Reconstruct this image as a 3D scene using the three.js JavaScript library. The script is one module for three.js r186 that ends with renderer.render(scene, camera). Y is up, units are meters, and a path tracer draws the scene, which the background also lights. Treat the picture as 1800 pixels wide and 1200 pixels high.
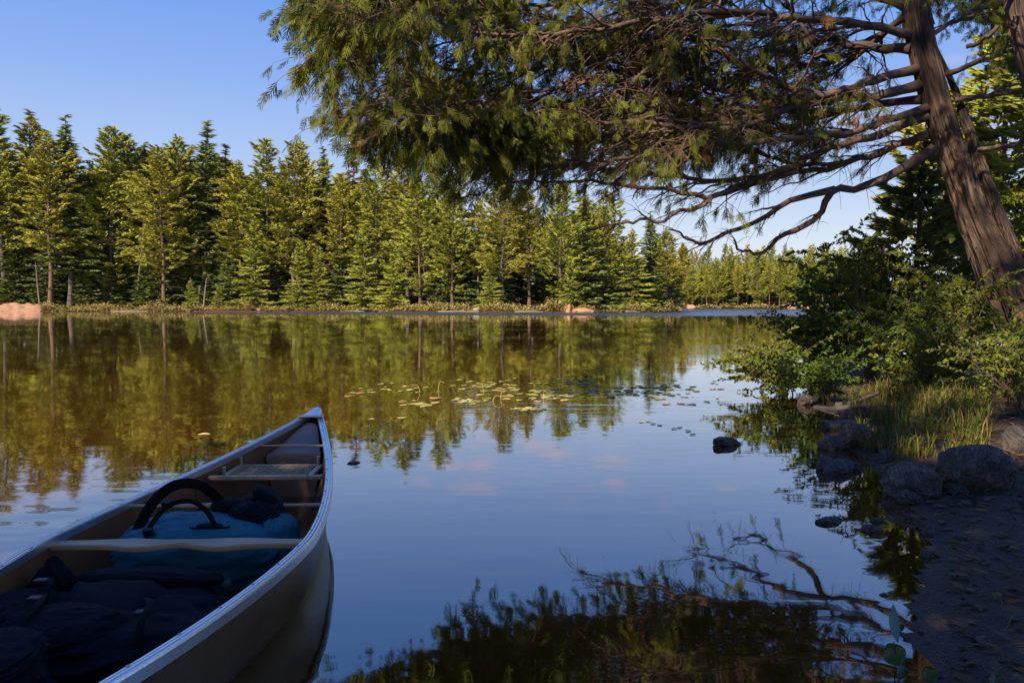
import * as THREE from 'three';
import { mergeGeometries } from 'three/addons/utils/BufferGeometryUtils.js';
import { ImprovedNoise } from 'three/addons/math/ImprovedNoise.js';
import { RoundedBoxGeometry } from 'three/addons/geometries/RoundedBoxGeometry.js';

// ---------------------------------------------------------------- camera, sky, sun, exposure
const scene = new THREE.Scene();
const F = 1400, HORIZON = 537, EYE = 1.1;                 // focal length and horizon row of the photograph, in its pixels
const camera = new THREE.PerspectiveCamera(2 * Math.atan(600 / F) * 180 / Math.PI, 1.5, 0.05, 1500);
const PITCH = -Math.atan((600 - HORIZON) / F);
camera.position.set(0, EYE, 0);
camera.rotation.x = PITCH;
scene.add(camera);
const renderer = new THREE.WebGLRenderer({ antialias: true });
renderer.setSize(1024, 682);
renderer.toneMapping = THREE.LinearToneMapping;
renderer.toneMappingExposure = 1.95;
renderer.shadowMap.enabled = true;

const SUN = new THREE.Vector3(-0.47, 0.60, 0.65).normalize();
const sun = new THREE.DirectionalLight(new THREE.Color().setRGB(1.0, 0.87, 0.66), 5);
sun.position.copy(SUN).multiplyScalar(150).add(new THREE.Vector3(0, 0, -60));
sun.target.position.set(0, 0, -60);
sun.castShadow = true; sun.shadow.radius = 1;
Object.assign(sun.shadow.camera, { left: -190, right: 190, top: 190, bottom: -190, near: 1, far: 500 });
sun.shadow.mapSize.set(4096, 4096);
scene.add(sun, sun.target);

const noise3 = new ImprovedNoise();
const nz = (x, y = 0, z = 0) => noise3.noise(x, y, z);
const fbm = (x, y, z, o = 4) => { let s = 0, a = 0.5; for (let i = 0; i < o; i++) { s += a * nz(x, y, z); x *= 2.03; y *= 2.03; z *= 2.03; a *= 0.5; } return s; };
function rng(seed) { let a = seed >>> 0; return () => { a = (a + 0x6D2B79F5) | 0; let t = Math.imul(a ^ (a >>> 15), 1 | a); t = (t + Math.imul(t ^ (t >>> 7), 61 | t)) ^ t; return ((t ^ (t >>> 14)) >>> 0) / 4294967296; }; }
const lerp = (a, b, t) => a + (b - a) * t, clamp = (x, a = 0, b = 1) => Math.min(b, Math.max(a, x));
const smooth = (a, b, x) => { const t = clamp((x - a) / (b - a)); return t * t * (3 - 2 * t); };
const V = (x, y, z) => new THREE.Vector3(x, y, z);

{ // clear summer sky: air by elevation, a few thin pink wisps low over the far shore
  const AIR = 0.515, W = 1024, H = 512, data = new Float32Array(W * H * 4);
  const stops = [[-90, .40, .50, .62], [0, .80, .86, .93], [4, .72, .81, .93], [9, .46, .62, .91], [15, .285, .455, .89], [21, .165, .360, .86], [28, .095, .285, .85], [42, .065, .21, .74], [90, .04, .12, .46]];
  for (let j = 0; j < H; j++) {
    const el = ((j + 0.5) / H - 0.5) * 180;
    let k = 0; while (k < stops.length - 2 && el > stops[k + 1][0]) k++;
    const a = stops[k], b = stops[k + 1], t = clamp((el - a[0]) / (b[0] - a[0]));
    for (let i = 0; i < W; i++) {
      const ang = ((i + 0.5) / W - 0.5) * 2 * Math.PI, x = Math.cos(ang), z = Math.sin(ang);
      const o = (j * W + i) * 4;
      let c = [lerp(a[1], b[1], t), lerp(a[2], b[2], t), lerp(a[3], b[3], t)];
      const az = Math.atan2(x, -z) * 180 / Math.PI;      // 0 = straight ahead, + = right
      if (el > 5 && el < 24) {
        const n = fbm(az * 0.26 + 3, el * 1.3, 1.7, 4) + 0.42 * Math.exp(-(((el - 11.6) / 2.0) ** 2)) * (0.6 + 0.4 * Math.sin(az * 0.21 + 1.9));
        const m = smooth(0.30, 0.62, n) * 0.55 * smooth(5, 8, el) * (1 - smooth(13.5, 17, el)) * smooth(-13, -8, az) ;
        c = [lerp(c[0], .92, m), lerp(c[1], .66, m), lerp(c[2], .72, m)];
      }
      data[o] = AIR * c[0]; data[o + 1] = AIR * c[1]; data[o + 2] = AIR * c[2]; data[o + 3] = 1;
    }
  }
  const sky = new THREE.DataTexture(data, W, H, THREE.RGBAFormat, THREE.FloatType);
  sky.mapping = THREE.EquirectangularReflectionMapping; sky.minFilter = sky.magFilter = THREE.LinearFilter; sky.needsUpdate = true;
  scene.background = sky; scene.environment = sky;
}

// ---------------------------------------------------------------- helpers
const used = {};
function numbered(n) { const k = used[n] = (used[n] ?? -1) + 1; return k ? `${n}_${String(k).padStart(3, '0')}` : n; }
function thing(name, label, category, [x, y, z] = [0, 0, 0], group) {
  const o = new THREE.Group(); o.name = numbered(name); o.position.set(x, y, z);
  o.userData = { label, category }; if (group) o.userData.group = group;
  scene.add(o); return o;
}
function part(name, geo, mat, parent, label) {
  const m = new THREE.Mesh(geo, mat); m.name = name; m.castShadow = m.receiveShadow = true;
  if (label) m.userData.label = label;
  parent.add(m); return m;
}
function solo(name, geo, mat, label, category, [x, y, z] = [0, 0, 0], group) {
  const m = new THREE.Mesh(geo, mat); m.name = numbered(name); m.castShadow = m.receiveShadow = true; m.position.set(x, y, z);
  m.userData = { label, category }; if (group) m.userData.group = group;
  scene.add(m); return m;
}
function setting(name, geo, mat, label, kind = 'structure') {
  const m = new THREE.Mesh(geo, mat); m.name = numbered(name); m.castShadow = m.receiveShadow = true;
  m.userData = { kind, label }; scene.add(m); return m;
}
const cp = Math.cos(PITCH), sp = Math.sin(PITCH);
function ray(px, py) { const x = (px - 900) / F, y = -(py - 600) / F; return V(x, y * cp + sp, y * sp - cp); }
// a point seen at photo pixel (px, py) that stands `depth` metres in front of the eye
function at(px, py, depth) { const r = ray(px, py); const k = depth / -r.z; return V(r.x * k, EYE + r.y * k, -depth); }
// the point of the level y that is seen at photo pixel (px, py)
function onLevel(px, py, y = 0) { const r = ray(px, py), k = (y - EYE) / r.y; return V(r.x * k, y, r.z * k); }

// triangle soup with vertex colours
class Soup {
  constructor() { this.p = []; this.c = []; }
  tri(a, b, c, k) { this.p.push(a.x, a.y, a.z, b.x, b.y, b.z, c.x, c.y, c.z); for (let i = 0; i < 3; i++) this.c.push(k[0], k[1], k[2]); }
  geo() { const g = new THREE.BufferGeometry(); g.setAttribute('position', new THREE.BufferAttribute(new Float32Array(this.p), 3)); g.setAttribute('color', new THREE.BufferAttribute(new Float32Array(this.c), 3)); return g; }
}
// indexed tubes with smooth normals, uv in metres
class Tubes {
  constructor() { this.p = []; this.n = []; this.u = []; this.i = []; }
  add(pts, radii, sides = 6, wob = 0, cap = true) {
    const N = pts.length, base = this.p.length / 3, up = V(0.13, 1, 0.21).normalize(); let len = 0; const ref = new THREE.Vector3();
    for (let k = 0; k < N; k++) {
      const t = V().subVectors(pts[Math.min(N - 1, k + 1)], pts[Math.max(0, k - 1)]).normalize();
      if (k === 0) { ref.copy(Math.abs(t.y) > 0.9 ? V(1, 0, 0) : up); }
      const b = V().crossVectors(t, ref).normalize(), nn = V().crossVectors(b, t).normalize(); ref.copy(nn);
      if (k) len += pts[k].distanceTo(pts[k - 1]);
      const r = typeof radii === 'function' ? radii(k / (N - 1)) : lerp(radii[0], radii[1], k / (N - 1));
      for (let s = 0; s <= sides; s++) {
        const a = s / sides * 2 * Math.PI, ca = Math.cos(a), sa = Math.sin(a);
        const rr = r * (wob ? 1 + wob * nz(ca * 1.3 + k * 0.35, sa * 1.3, base * 0.017 + k * 0.21) : 1);
        const d = V(nn.x * ca + b.x * sa, nn.y * ca + b.y * sa, nn.z * ca + b.z * sa);
        this.p.push(pts[k].x + d.x * rr, pts[k].y + d.y * rr, pts[k].z + d.z * rr); this.n.push(d.x, d.y, d.z); this.u.push(s / sides * Math.max(0.1, 6.28 * r), len);
      }
    }
    const w = sides + 1;
    for (let k = 0; k < N - 1; k++) for (let s = 0; s < sides; s++) { const a = base + k * w + s, c = a + w; this.i.push(a, a + 1, c, a + 1, c + 1, c); }
    if (cap) for (const k of [0, N - 1]) { const c = this.p.length / 3; this.p.push(pts[k].x, pts[k].y, pts[k].z); const t = V().subVectors(pts[k], pts[k ? N - 2 : 1]).normalize(); this.n.push(t.x, t.y, t.z); this.u.push(0, len); for (let s = 0; s < sides; s++) { const a = base + k * w + s; k ? this.i.push(a, a + 1, c) : this.i.push(a + 1, a, c); } }
    return this;
  }
  geo() { const g = new THREE.BufferGeometry(); g.setAttribute('position', new THREE.BufferAttribute(new Float32Array(this.p), 3)); g.setAttribute('normal', new THREE.BufferAttribute(new Float32Array(this.n), 3)); g.setAttribute('uv', new THREE.BufferAttribute(new Float32Array(this.u), 2)); g.setIndex(this.i); return g; }
}
const curve = (pts, n) => new THREE.CatmullRomCurve3(pts, false, 'centripetal').getPoints(n);
// grid of rows x cols points -> smooth surface
function gridGeo(fn, rows, cols, uv) {
  const p = [], u = [], idx = [];
  for (let j = 0; j <= rows; j++) for (let i = 0; i <= cols; i++) { const q = fn(i / cols, j / rows, i, j); p.push(q.x, q.y, q.z); const w = uv ? uv(i / cols, j / rows, q) : [i / cols, j / rows]; u.push(...w); }
  for (let j = 0; j < rows; j++) for (let i = 0; i < cols; i++) { const a = j * (cols + 1) + i, b = a + cols + 1; idx.push(a, a + 1, b, a + 1, b + 1, b); }
  const g = new THREE.BufferGeometry(); g.setAttribute('position', new THREE.BufferAttribute(new Float32Array(p), 3)); g.setAttribute('uv', new THREE.BufferAttribute(new Float32Array(u), 2)); g.setIndex(idx); g.computeVertexNormals(); return g;
}
// tileable value noise for textures
function tileNoise(seed) {
  const r = rng(seed), T = new Float32Array(65536); for (let i = 0; i < 65536; i++) T[i] = r();
  const at2 = (x, y, px, py) => T[((((y % py) + py) % py) * 251 + (((x % px) + px) % px) * 17 + px * 7) & 65535];
  return (u, v, px, py) => { const x = u * px, y = v * py, xi = Math.floor(x), yi = Math.floor(y); let fx = x - xi, fy = y - yi; fx = fx * fx * (3 - 2 * fx); fy = fy * fy * (3 - 2 * fy); return lerp(lerp(at2(xi, yi, px, py), at2(xi + 1, yi, px, py), fx), lerp(at2(xi, yi + 1, px, py), at2(xi + 1, yi + 1, px, py), fx), fy); };
}
function tex(w, h, fn, srgb, float) {
  const d = float ? new Float32Array(w * h * 4) : new Uint8Array(w * h * 4);
  for (let j = 0; j < h; j++) for (let i = 0; i < w; i++) { const c = fn(i / w, j / h); const o = (j * w + i) * 4, s = float ? 1 : 255; for (let k = 0; k < 3; k++) d[o + k] = (float ? c[k] : clamp(c[k]) * s); d[o + 3] = s; }
  const t = new THREE.DataTexture(d, w, h, THREE.RGBAFormat, float ? THREE.FloatType : THREE.UnsignedByteType);
  t.wrapS = t.wrapT = THREE.RepeatWrapping; t.magFilter = THREE.LinearFilter; t.minFilter = THREE.LinearMipmapLinearFilter; t.generateMipmaps = true;
  if (srgb) t.colorSpace = THREE.SRGBColorSpace; t.needsUpdate = true; return t;
}
const rep = (t, x, y) => { const c = t.clone(); c.repeat.set(x, y); c.needsUpdate = true; return c; };
const gray = (v) => [v, v, v];
const toS = (x) => x <= 0.0031308 ? x * 12.92 : 1.055 * Math.pow(x, 1 / 2.4) - 0.055;
const col = (r, g, b) => new THREE.Color().setRGB(r, g, b);
const std = (o) => new THREE.MeshStandardMaterial({ roughness: 0.8, ...o });
const phys = (o) => new THREE.MeshPhysicalMaterial({ roughness: 0.8, ...o });

// ---------------------------------------------------------------- textures and materials
const tn = tileNoise(7);
const fibre = (u, v) => 0.5 * tn(u, v, 48, 6) + 0.3 * tn(u, v, 120, 14) + 0.2 * tn(u, v, 24, 40);
const barkBump = tex(512, 512, (u, v) => { const w = u + 0.02 * Math.sin(v * 6.283 * 2); const a = fibre(w, v), s = Math.abs(tn(w, v, 30, 4) - 0.5) * 2; return gray(0.55 * a + 0.45 * Math.min(1, s * 2.2)); });
const barkMap = tex(512, 512, (u, v) => { const w = u + 0.02 * Math.sin(v * 6.283 * 2); const a = fibre(w, v), m = tn(u, v, 9, 11); const k = 0.35 + 0.75 * a + 0.5 * (Math.abs(tn(w, v, 30, 4) - 0.5) - 0.25); return [toS(k * lerp(.175, .21, m)), toS(k * lerp(.120, .115, m)), toS(k * lerp(.098, .075, m))]; }, true);
const woodMap = tex(256, 512, (u, v) => { const a = 0.6 * tn(u, v, 40, 3) + 0.4 * tn(u, v, 90, 6), k = 0.78 + 0.4 * a; return [toS(.58 * k), toS(.35 * k), toS(.175 * k)]; }, true);
const speck = (u, v) => 0.35 * tn(u, v, 8, 8) + 0.25 * tn(u, v, 31, 31) + 0.25 * tn(u, v, 90, 90) + 0.15 * tn(u, v, 200, 200);
const speckBump = tex(512, 512, (u, v) => gray(speck(u, v)));
const rockMap = tex(512, 512, (u, v) => { const a = speck(u, v), m = tn(u, v, 5, 5), g = tn(u, v, 170, 170); const li = smooth(0.62, 0.7, 0.6 * tn(u + .2, v, 11, 11) + 0.4 * tn(u, v + .4, 40, 40)), k = 0.15 + 1.35 * a + (g > 0.84 ? 0.4 : 0) - (g < 0.14 ? 0.3 : 0) + 0.75 * li; return [toS(k * lerp(.105, .135, m)), toS(k * lerp(.09, .10, m)), toS(k * lerp(.08, .08, m))]; }, true);
const soilMap = tex(1024, 1024, (u, v) => { const a = speck(u, v), g = tn(u, v, 260, 260), g2 = tn(u + .31, v + .17, 120, 120); let k = 0.5 + 0.8 * a; let r = .095, gg = .073, b = .056; if (g > 0.8) { r = .24; gg = .21; b = .185; } if (g2 > 0.86) { r = .20; gg = .12; b = .07; } return [toS(k * r), toS(k * gg), toS(k * b)]; }, true);
const soilBump = tex(1024, 1024, (u, v) => { const g = tn(u, v, 260, 260); return gray(0.6 * speck(u, v) + 0.4 * smooth(0.6, 0.95, g)); });
const clothBump = tex(256, 256, (u, v) => gray(0.5 + 0.22 * Math.sin(u * 6.283 * 64) * Math.sin(v * 6.283 * 64) + 0.28 * (tn(u, v, 20, 20) - 0.5)));

const M = {
  bark: std({ map: barkMap, bumpMap: barkBump, bumpScale: 0.05, roughness: 0.9 }),
  barkFine: std({ map: barkMap, bumpMap: barkBump, bumpScale: 0.006, roughness: 0.85 }),
  pineBark: std({ color: col(.095, .075, .062), roughness: 0.95 }),
  redBark: std({ color: col(.125, .075, .052), roughness: 0.95 }),
  deadWood: std({ color: col(.19, .15, .12), roughness: 0.95 }),
  twig: std({ color: col(.15, .085, .05), roughness: 0.9 }),
  stem: std({ color: col(.10, .07, .045), roughness: 0.9 }),
  needles: phys({ vertexColors: true, roughness: 0.8, specularIntensity: 0.3 }),
  leaf: phys({ vertexColors: true, roughness: 0.8, specularIntensity: 0.25, transmission: 0.3, thickness: 0, side: THREE.DoubleSide }),
  grass: phys({ vertexColors: true, roughness: 0.8, specularIntensity: 0.25, transmission: 0.25, thickness: 0, side: THREE.DoubleSide }),
  rock: std({ map: rep(rockMap, 1.2, 1.2), bumpMap: rep(speckBump, 1.2, 1.2), bumpScale: 0.045, roughness: 0.85 }),
  redRock: std({ map: rep(rockMap, 1.2, 1.2), color: col(1.35, .85, .66), bumpMap: rep(speckBump, 1.2, 1.2), bumpScale: 0.02, roughness: 0.8 }),
  wetRock: std({ map: rep(rockMap, 2, 2), color: col(.55, .42, .36), bumpMap: rep(speckBump, 2, 2), bumpScale: 0.008, roughness: 0.35 }),
  ground: std({ map: rep(soilMap, 1 / 1.6, 1 / 1.6), color: col(.60, .42, .28), bumpMap: rep(soilBump, 1 / 1.6, 1 / 1.6), bumpScale: 0.02, roughness: 0.75, vertexColors: true }),
};

// ---------------------------------------------------------------- lake and land
// outline of the lake, (x, metres ahead of the eye)
const LAKE = [[170, 200], [120, 110], [60, 58], [25, 30], [10, 19.5], [5.2, 13.6], [3.9, 10.8], [3.5, 8.8], [2.95, 7.1], [2.45, 5.8], [2.35, 5.0], [2.22, 4.4], [1.85, 3.5], [1.45, 2.9], [1.13, 2.2], [0.9, 1.6], [0.45, 0.8], [-0.3, 0.15], [-1.5, -0.25], [-3, -0.5], [-8, -1], [-30, -4], [-120, -8], [-200, 20], [-220, 80], [-200, 138], [-140, 153], [-96, 151], [-75, 150], [-60, 147], [-45, 146], [-30, 141], [-14, 133], [0, 128], [12, 126], [22, 129], [28.5, 134], [27, 142], [21, 156], [22, 200], [35, 248], [55, 262], [80, 258], [110, 262], [160, 255]];
function shoreDist(x, d) {         // > 0 on land, < 0 on the lake
  let best = 1e9, inside = false;
  for (let i = 0, j = LAKE.length - 1; i < LAKE.length; j = i++) {
    const [ax, ay] = LAKE[j], [bx, by] = LAKE[i], ex = bx - ax, ey = by - ay, t = clamp(((x - ax) * ex + (d - ay) * ey) / (ex * ex + ey * ey));
    const q = (x - ax - t * ex) ** 2 + (d - ay - t * ey) ** 2; if (q < best) best = q;
    if ((ay > d) !== (by > d) && x < (bx - ax) * (d - ay) / (by - ay) + ax) inside = !inside;
  }
  return (inside ? -1 : 1) * Math.sqrt(best);
}
function groundY(x, d) {
  const far = smooth(40, 80, d), near = 1 - far;
  const s = shoreDist(x, d) + near * 0.22 * fbm(x * 0.9, d * 0.9, 3.1, 3) + far * 2.2 * fbm(x * 0.09, d * 0.09, 5.3, 3);
  if (s < 0) return Math.max(-2.5, (near * 0.16 + far * 0.35) * s) - 0.012;
  const nearY = 0.05 * Math.min(s, 3) + 0.12 * Math.max(0, s - 3) * smooth(3, 9, s) + 0.03 * fbm(x * 2.2, d * 2.2, 1, 4) * smooth(0, 1, s);
  const farY = Math.min(0.9, s * 0.32) + 9 * smooth(4, 80, s) + 0.5 * fbm(x * 0.15, d * 0.15, 2, 3);
  return Math.min(nearY, 2.2) * near + farY * far;
}
{
  const line = (c, lo, hi) => { const a = [c]; let x = c; while (x < hi) { x += clamp(0.06 + 0.036 * Math.abs(x - c), 0.06, 3.2); a.push(x); } x = c; while (x > lo) { x -= clamp(0.06 + 0.036 * Math.abs(x - c), 0.06, 3.2); a.unshift(x); } return a; };
  const xs = line(1.7, -330, 330), ds = line(3.6, -60, 380), n = xs.length, p = [], u = [], c = [], idx = [];
  for (const d of ds) for (const x of xs) {
    const y = groundY(x, d); p.push(x, y, -d); u.push(x, d);
    const far = smooth(40, 80, d), m = 0.5 + fbm(x * 0.12, d * 0.12, 9, 4);            // needle litter on the far bank, gravel here
    const duff = far * clamp(0.35 + m), k = lerp(1, 0.85 + 0.5 * m, 0.5);
    c.push(k * lerp(1, 1.15, duff), k * lerp(1, 0.82, duff), k * lerp(1, 0.62, duff));
  }
  for (let j = 0; j < ds.length - 1; j++) for (let i = 0; i < n - 1; i++) { const a = j * n + i, b = a + n; idx.push(a, a + 1, b, a + 1, b + 1, b); }
  const g = new THREE.BufferGeometry(); g.setAttribute('position', new THREE.BufferAttribute(new Float32Array(p), 3)); g.setAttribute('uv', new THREE.BufferAttribute(new Float32Array(u), 2)); g.setAttribute('color', new THREE.BufferAttribute(new Float32Array(c), 3)); g.setIndex(idx); g.computeVertexNormals();
  setting('ground', g, M.ground, 'dark gravelly shore, lake bed and wooded banks');
}
// calm tannin-brown water with faint ripples; long crests lie across the view
const ripple = tex(1024, 1024, (u, v) => { const a = 0.42 * tn(u, v, 5, 9) + 0.26 * tn(u, v, 12, 25) + 0.17 * tn(u, v, 26, 58) + 0.10 * tn(u, v, 60, 130); const m = 0.45 + 1.1 * smooth(0.35, 0.8, tn(u + .3, v + .6, 3, 3)); return gray(0.5 + (a - 0.47) * m); }, false, true);
const rippleFar = tex(512, 512, (u, v) => gray(0.5 * tn(u, v, 20, 34) + 0.3 * tn(u, v, 48, 90) + 0.2 * tn(u, v, 120, 160)), false, true);
{
  const g = new THREE.PlaneGeometry(430, 300); g.rotateX(-Math.PI / 2); g.translate(-20, 0, -135);
  const uv = g.attributes.uv, pos = g.attributes.position; for (let i = 0; i < uv.count; i++) uv.setXY(i, pos.getX(i), -pos.getZ(i));
  setting('lake_water', g, phys({ color: col(.068, .026, .0035), roughness: 0.01, clearcoat: 0.65, clearcoatRoughness: 0.028, ior: 2.2, bumpMap: rep(ripple, 1 / 9, 1 / 9), bumpScale: 0.0085 }), 'calm brown lake mirroring sky and forest');
  // a breath of wind ruffles the water along the far shore
  const top = [], bottom = [], N = 60;
  const q = gridGeo((u, v) => { const x = lerp(-45, 172, u), near = lerp(104, 84, smooth(0, 0.28, u)) + 5 * fbm(u * 9, 0.3, 2, 3) + 6 * smooth(.4, 1, u), farD = 262; const d = lerp(near, Math.max(near + 2, lerp(112, farD, smooth(0.0, 0.2, u))), v); return V(x, 0.006, -d); }, 20, N, (u, v, p) => [p.x, -p.z]);
  setting('lake_water', q, phys({ color: col(.03, .035, .04), roughness: 0.28, ior: 2.0, bumpMap: rep(rippleFar, 1 / 14, 1 / 14), bumpScale: 0.3 }), 'wind-ruffled strip of lake shining blue below the far shore');
}

// ---------------------------------------------------------------- conifers
const GREEN = { white: [.242, .256, .037], red: [.280, .260, .037], spruce: [.135, .165, .040], dark: [.105, .130, .028], brown: [.23, .145, .07] };
function conifer({ seed, H, base = 0.22, rad, kind = 'white', green = 'white', step = 0.85, per = 6, dens = 1.15, size = 1, shape = 1, dead = 6 }) {
  const r = rng(seed), s = new Soup(), tr = new Tubes(), G = GREEN[green];
  const lean = V((r() - .5) * 0.03 * H, 0, (r() - .5) * 0.03 * H);
  const axis = (y) => { const t = y / H; return V(lean.x * t * t + 0.12 * Math.sin(y * 0.4 + seed), y, lean.z * t * t + 0.1 * Math.cos(y * 0.33 + seed)); };
  const tp = []; for (let k = 0; k <= 12; k++) tp.push(axis(H * k / 12));
  const R0 = H * 0.0115;
  tr.add(tp, (t) => R0 * (1 - t) ** 0.8 + 0.02 + (t < 0.04 ? R0 * 0.5 * (0.04 - t) / 0.04 : 0), 7);
  const spruce = kind === 'spruce';
  const side = [r() * 6.283, r() * 6.283], amp = spruce ? 0.06 : 0.22;
  for (let y = base * H; y < H - 0.2; y += step * (0.7 + 0.6 * r()) * (spruce ? 1 : lerp(1.25, 0.7, y / H))) {
    const t = (y - base * H) / (H - base * H);
    const prof = spruce ? (1 - t) ** 0.9 * (0.9 + 0.2 * r()) : Math.min(1, 0.35 + t * 3.2) * (1 - t ** (1.5 * shape)) ** 0.85 * (0.7 + 0.55 * r());
    const n = Math.max(3, Math.round(per * (0.8 + 0.5 * r()) * (t > 0.9 ? 0.8 : 1)));
    const a0 = r() * 6.283;
    for (let k = 0; k < n; k++) {
      const a = a0 + k * 6.283 / n + (r() - .5) * 0.8;
      if (!spruce && t < 0.45 && r() < 0.25) continue;
      let L = rad * prof * (0.65 + 0.55 * r()) * (1 + amp * Math.cos(a - side[0]) + amp * Math.sin(y * 0.5 + side[1])); if (t > 0.93) L = Math.max(L, 0.35 * size);
      const ca = Math.cos(a), sa = Math.sin(a), o = axis(clamp(y + (r() - .5) * step * (spruce ? 1.3 : 0.7), 0, H));
      const up = spruce ? lerp(-0.28, 0.75, t ** 1.6) : lerp(-0.04, 0.95, t ** 2.0) + (r() - .5) * 0.16;
      const bend = spruce ? 0.12 : 0.2;
      const bp = (w) => V(o.x + ca * L * w, o.y + L * (up * w + bend * w * w), o.z + sa * L * w);
      if (L > 1.2) tr.add([bp(0.02), bp(0.4), bp(0.85)], [0.05 * size, 0.015 * size], 3, 0, false);
      const m = Math.max(3, Math.round(L * 8 * dens / size));
      const shade = 0.72 + 0.5 * r();
      for (let q = 0; q < m; q++) {
        const w = spruce ? 0.12 + 0.92 * r() : 0.16 + 0.88 * Math.sqrt(r()), c = bp(w);
        const wid = L * (spruce ? 0.26 : 0.30) * Math.sin(Math.min(1, w * 1.02) * 2.6 + 0.25) * (r() + r() - 1);
        c.x += -sa * wid; c.z += ca * wid; c.y += (r() - .5) * 0.22 * size + (spruce ? 0 : 0.10 * L * Math.sin(w * 9 + k * 2 + y)) + (spruce ? -Math.abs(wid) * 0.2 : 0);
        const nT = 2;
        for (let z = 0; z < nT; z++) {
          const l = size * (0.40 + 0.48 * r()), wd = size * (0.085 + 0.075 * r());
          const da = a + (r() - .5) * 1.7, dy = spruce ? (r() - .5) * 0.6 : (r() - .12) * 0.65;
          const d = V(Math.cos(da), dy, Math.sin(da)).normalize(), e = V(r() - .5, (r() - .5) * 0.55, r() - .5).cross(d).normalize();
          const b1 = V(c.x - d.x * l * .3 + e.x * wd, c.y - d.y * l * .3 + e.y * wd, c.z - d.z * l * .3 + e.z * wd), b2 = V(c.x - d.x * l * .3 - e.x * wd, c.y - d.y * l * .3 - e.y * wd, c.z - d.z * l * .3 - e.z * wd), tip = V(c.x + d.x * l, c.y + d.y * l, c.z + d.z * l);
          const f = shade * (0.75 + 0.5 * r()), yel = 0.85 + 0.35 * r();
          s.tri(b1, b2, tip, [G[0] * f * yel, G[1] * f, G[2] * f]);
        }
      }
    }
  }
  for (let k = 0; k < dead; k++) { const y = H * base * (0.35 + 0.75 * r()), a = r() * 6.283, L = rad * (0.3 + 0.5 * r()), o = axis(y); tr.add([o, V(o.x + Math.cos(a) * L * .5, y - 0.1, o.z + Math.sin(a) * L * .5), V(o.x + Math.cos(a) * L, y - 0.35 * r() * L * .5, o.z + Math.sin(a) * L)], [0.045 * size, 0.012 * size], 3, 0, false); }
  return { H, trunk: tr.geo(), crown: s.geo() };
}
const PROTO = { white: [], red: [], spruce: [], young: [], brown: [], low: [], farPine: [] };
[[11, 34, .20, 6.4], [12, 36, .26, 5.8], [13, 31, .12, 6.6], [14, 33, .32, 5.6], [15, 29, .10, 6.0], [16, 35, .22, 6.8]].forEach(([seed, H, base, rad], i) => PROTO.white.push(conifer({ seed, H, base, rad, green: i % 2 ? 'red' : 'white', shape: 0.85 + 0.12 * i, dead: 9 })));
[[21, 33, .2, 4.4], [22, 28, .10, 4.2], [23, 36, .25, 4.2]].forEach(([seed, H, base, rad]) => PROTO.spruce.push(conifer({ seed, H, base, rad, kind: 'spruce', green: 'spruce', step: 0.62, per: 6 })));
[[31, 18, .03, 5.2], [32, 14, .03, 4.2], [33, 21, .06, 5.2]].forEach(([seed, H, base, rad]) => PROTO.young.push(conifer({ seed, H, base, rad, kind: 'spruce', green: 'white', step: 0.8, per: 6, size: 0.9 })));
[[41, 30, .15, 4.4]].forEach(([seed, H, base, rad]) => PROTO.brown.push(conifer({ seed, H, base, rad, kind: 'spruce', green: 'brown', step: 0.85, per: 5, dens: 0.75 })));
[[51, 10, .02, 3.4], [52, 8, .02, 3.2], [53, 12, .04, 3.4]].forEach(([seed, H, base, rad], i) => PROTO.low.push(conifer({ seed, H, base, rad, kind: 'spruce', green: i ? 'dark' : 'spruce', step: 0.6, per: 6, size: 0.85, dead: 0 })));
[[61, 31, .2, 6.2], [62, 28, .1, 5.4], [63, 33, .25, 6]].forEach(([seed, H, base, rad], i) => PROTO.farPine.push(conifer({ seed, H, base, rad, green: i % 2 ? 'red' : 'white', step: 1.25, dens: 0.55, size: 1.5, dead: 3 })));
function plantTree(proto, name, label, x, d, H, turn, group, wide = 1, bark = M.pineBark) {
  const t = thing(name, label, 'tree', [x, groundY(x, d) - 0.1, -d], group), k = H / proto.H;
  part('trunk', proto.trunk, bark, t); part('crown', proto.crown, M.needles, t);
  t.scale.set(k * wide, k, k * wide); t.rotation.set(0.09 * nz(x * 0.73 + 0.5, d * 0.31, 1), turn, 0.09 * nz(x * 0.57, d * 0.37 + 0.5, 7)); return t;
}
const farShoreD = (px) => { // distance of the far waterline along the view through column px
  const tx = (px - 900) / F; for (let d = 60; d < 330; d += 0.5) if (shoreDist(tx * d, d) > 0) return d; return 260;
};
const ORD = ['first', 'second', 'third', 'fourth', 'fifth', 'sixth', 'seventh', 'eighth', 'ninth', 'tenth', 'eleventh', 'twelfth', 'thirteenth', 'fourteenth', 'fifteenth', 'sixteenth', 'seventeenth', 'eighteenth', 'nineteenth', 'twentieth'];
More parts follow.
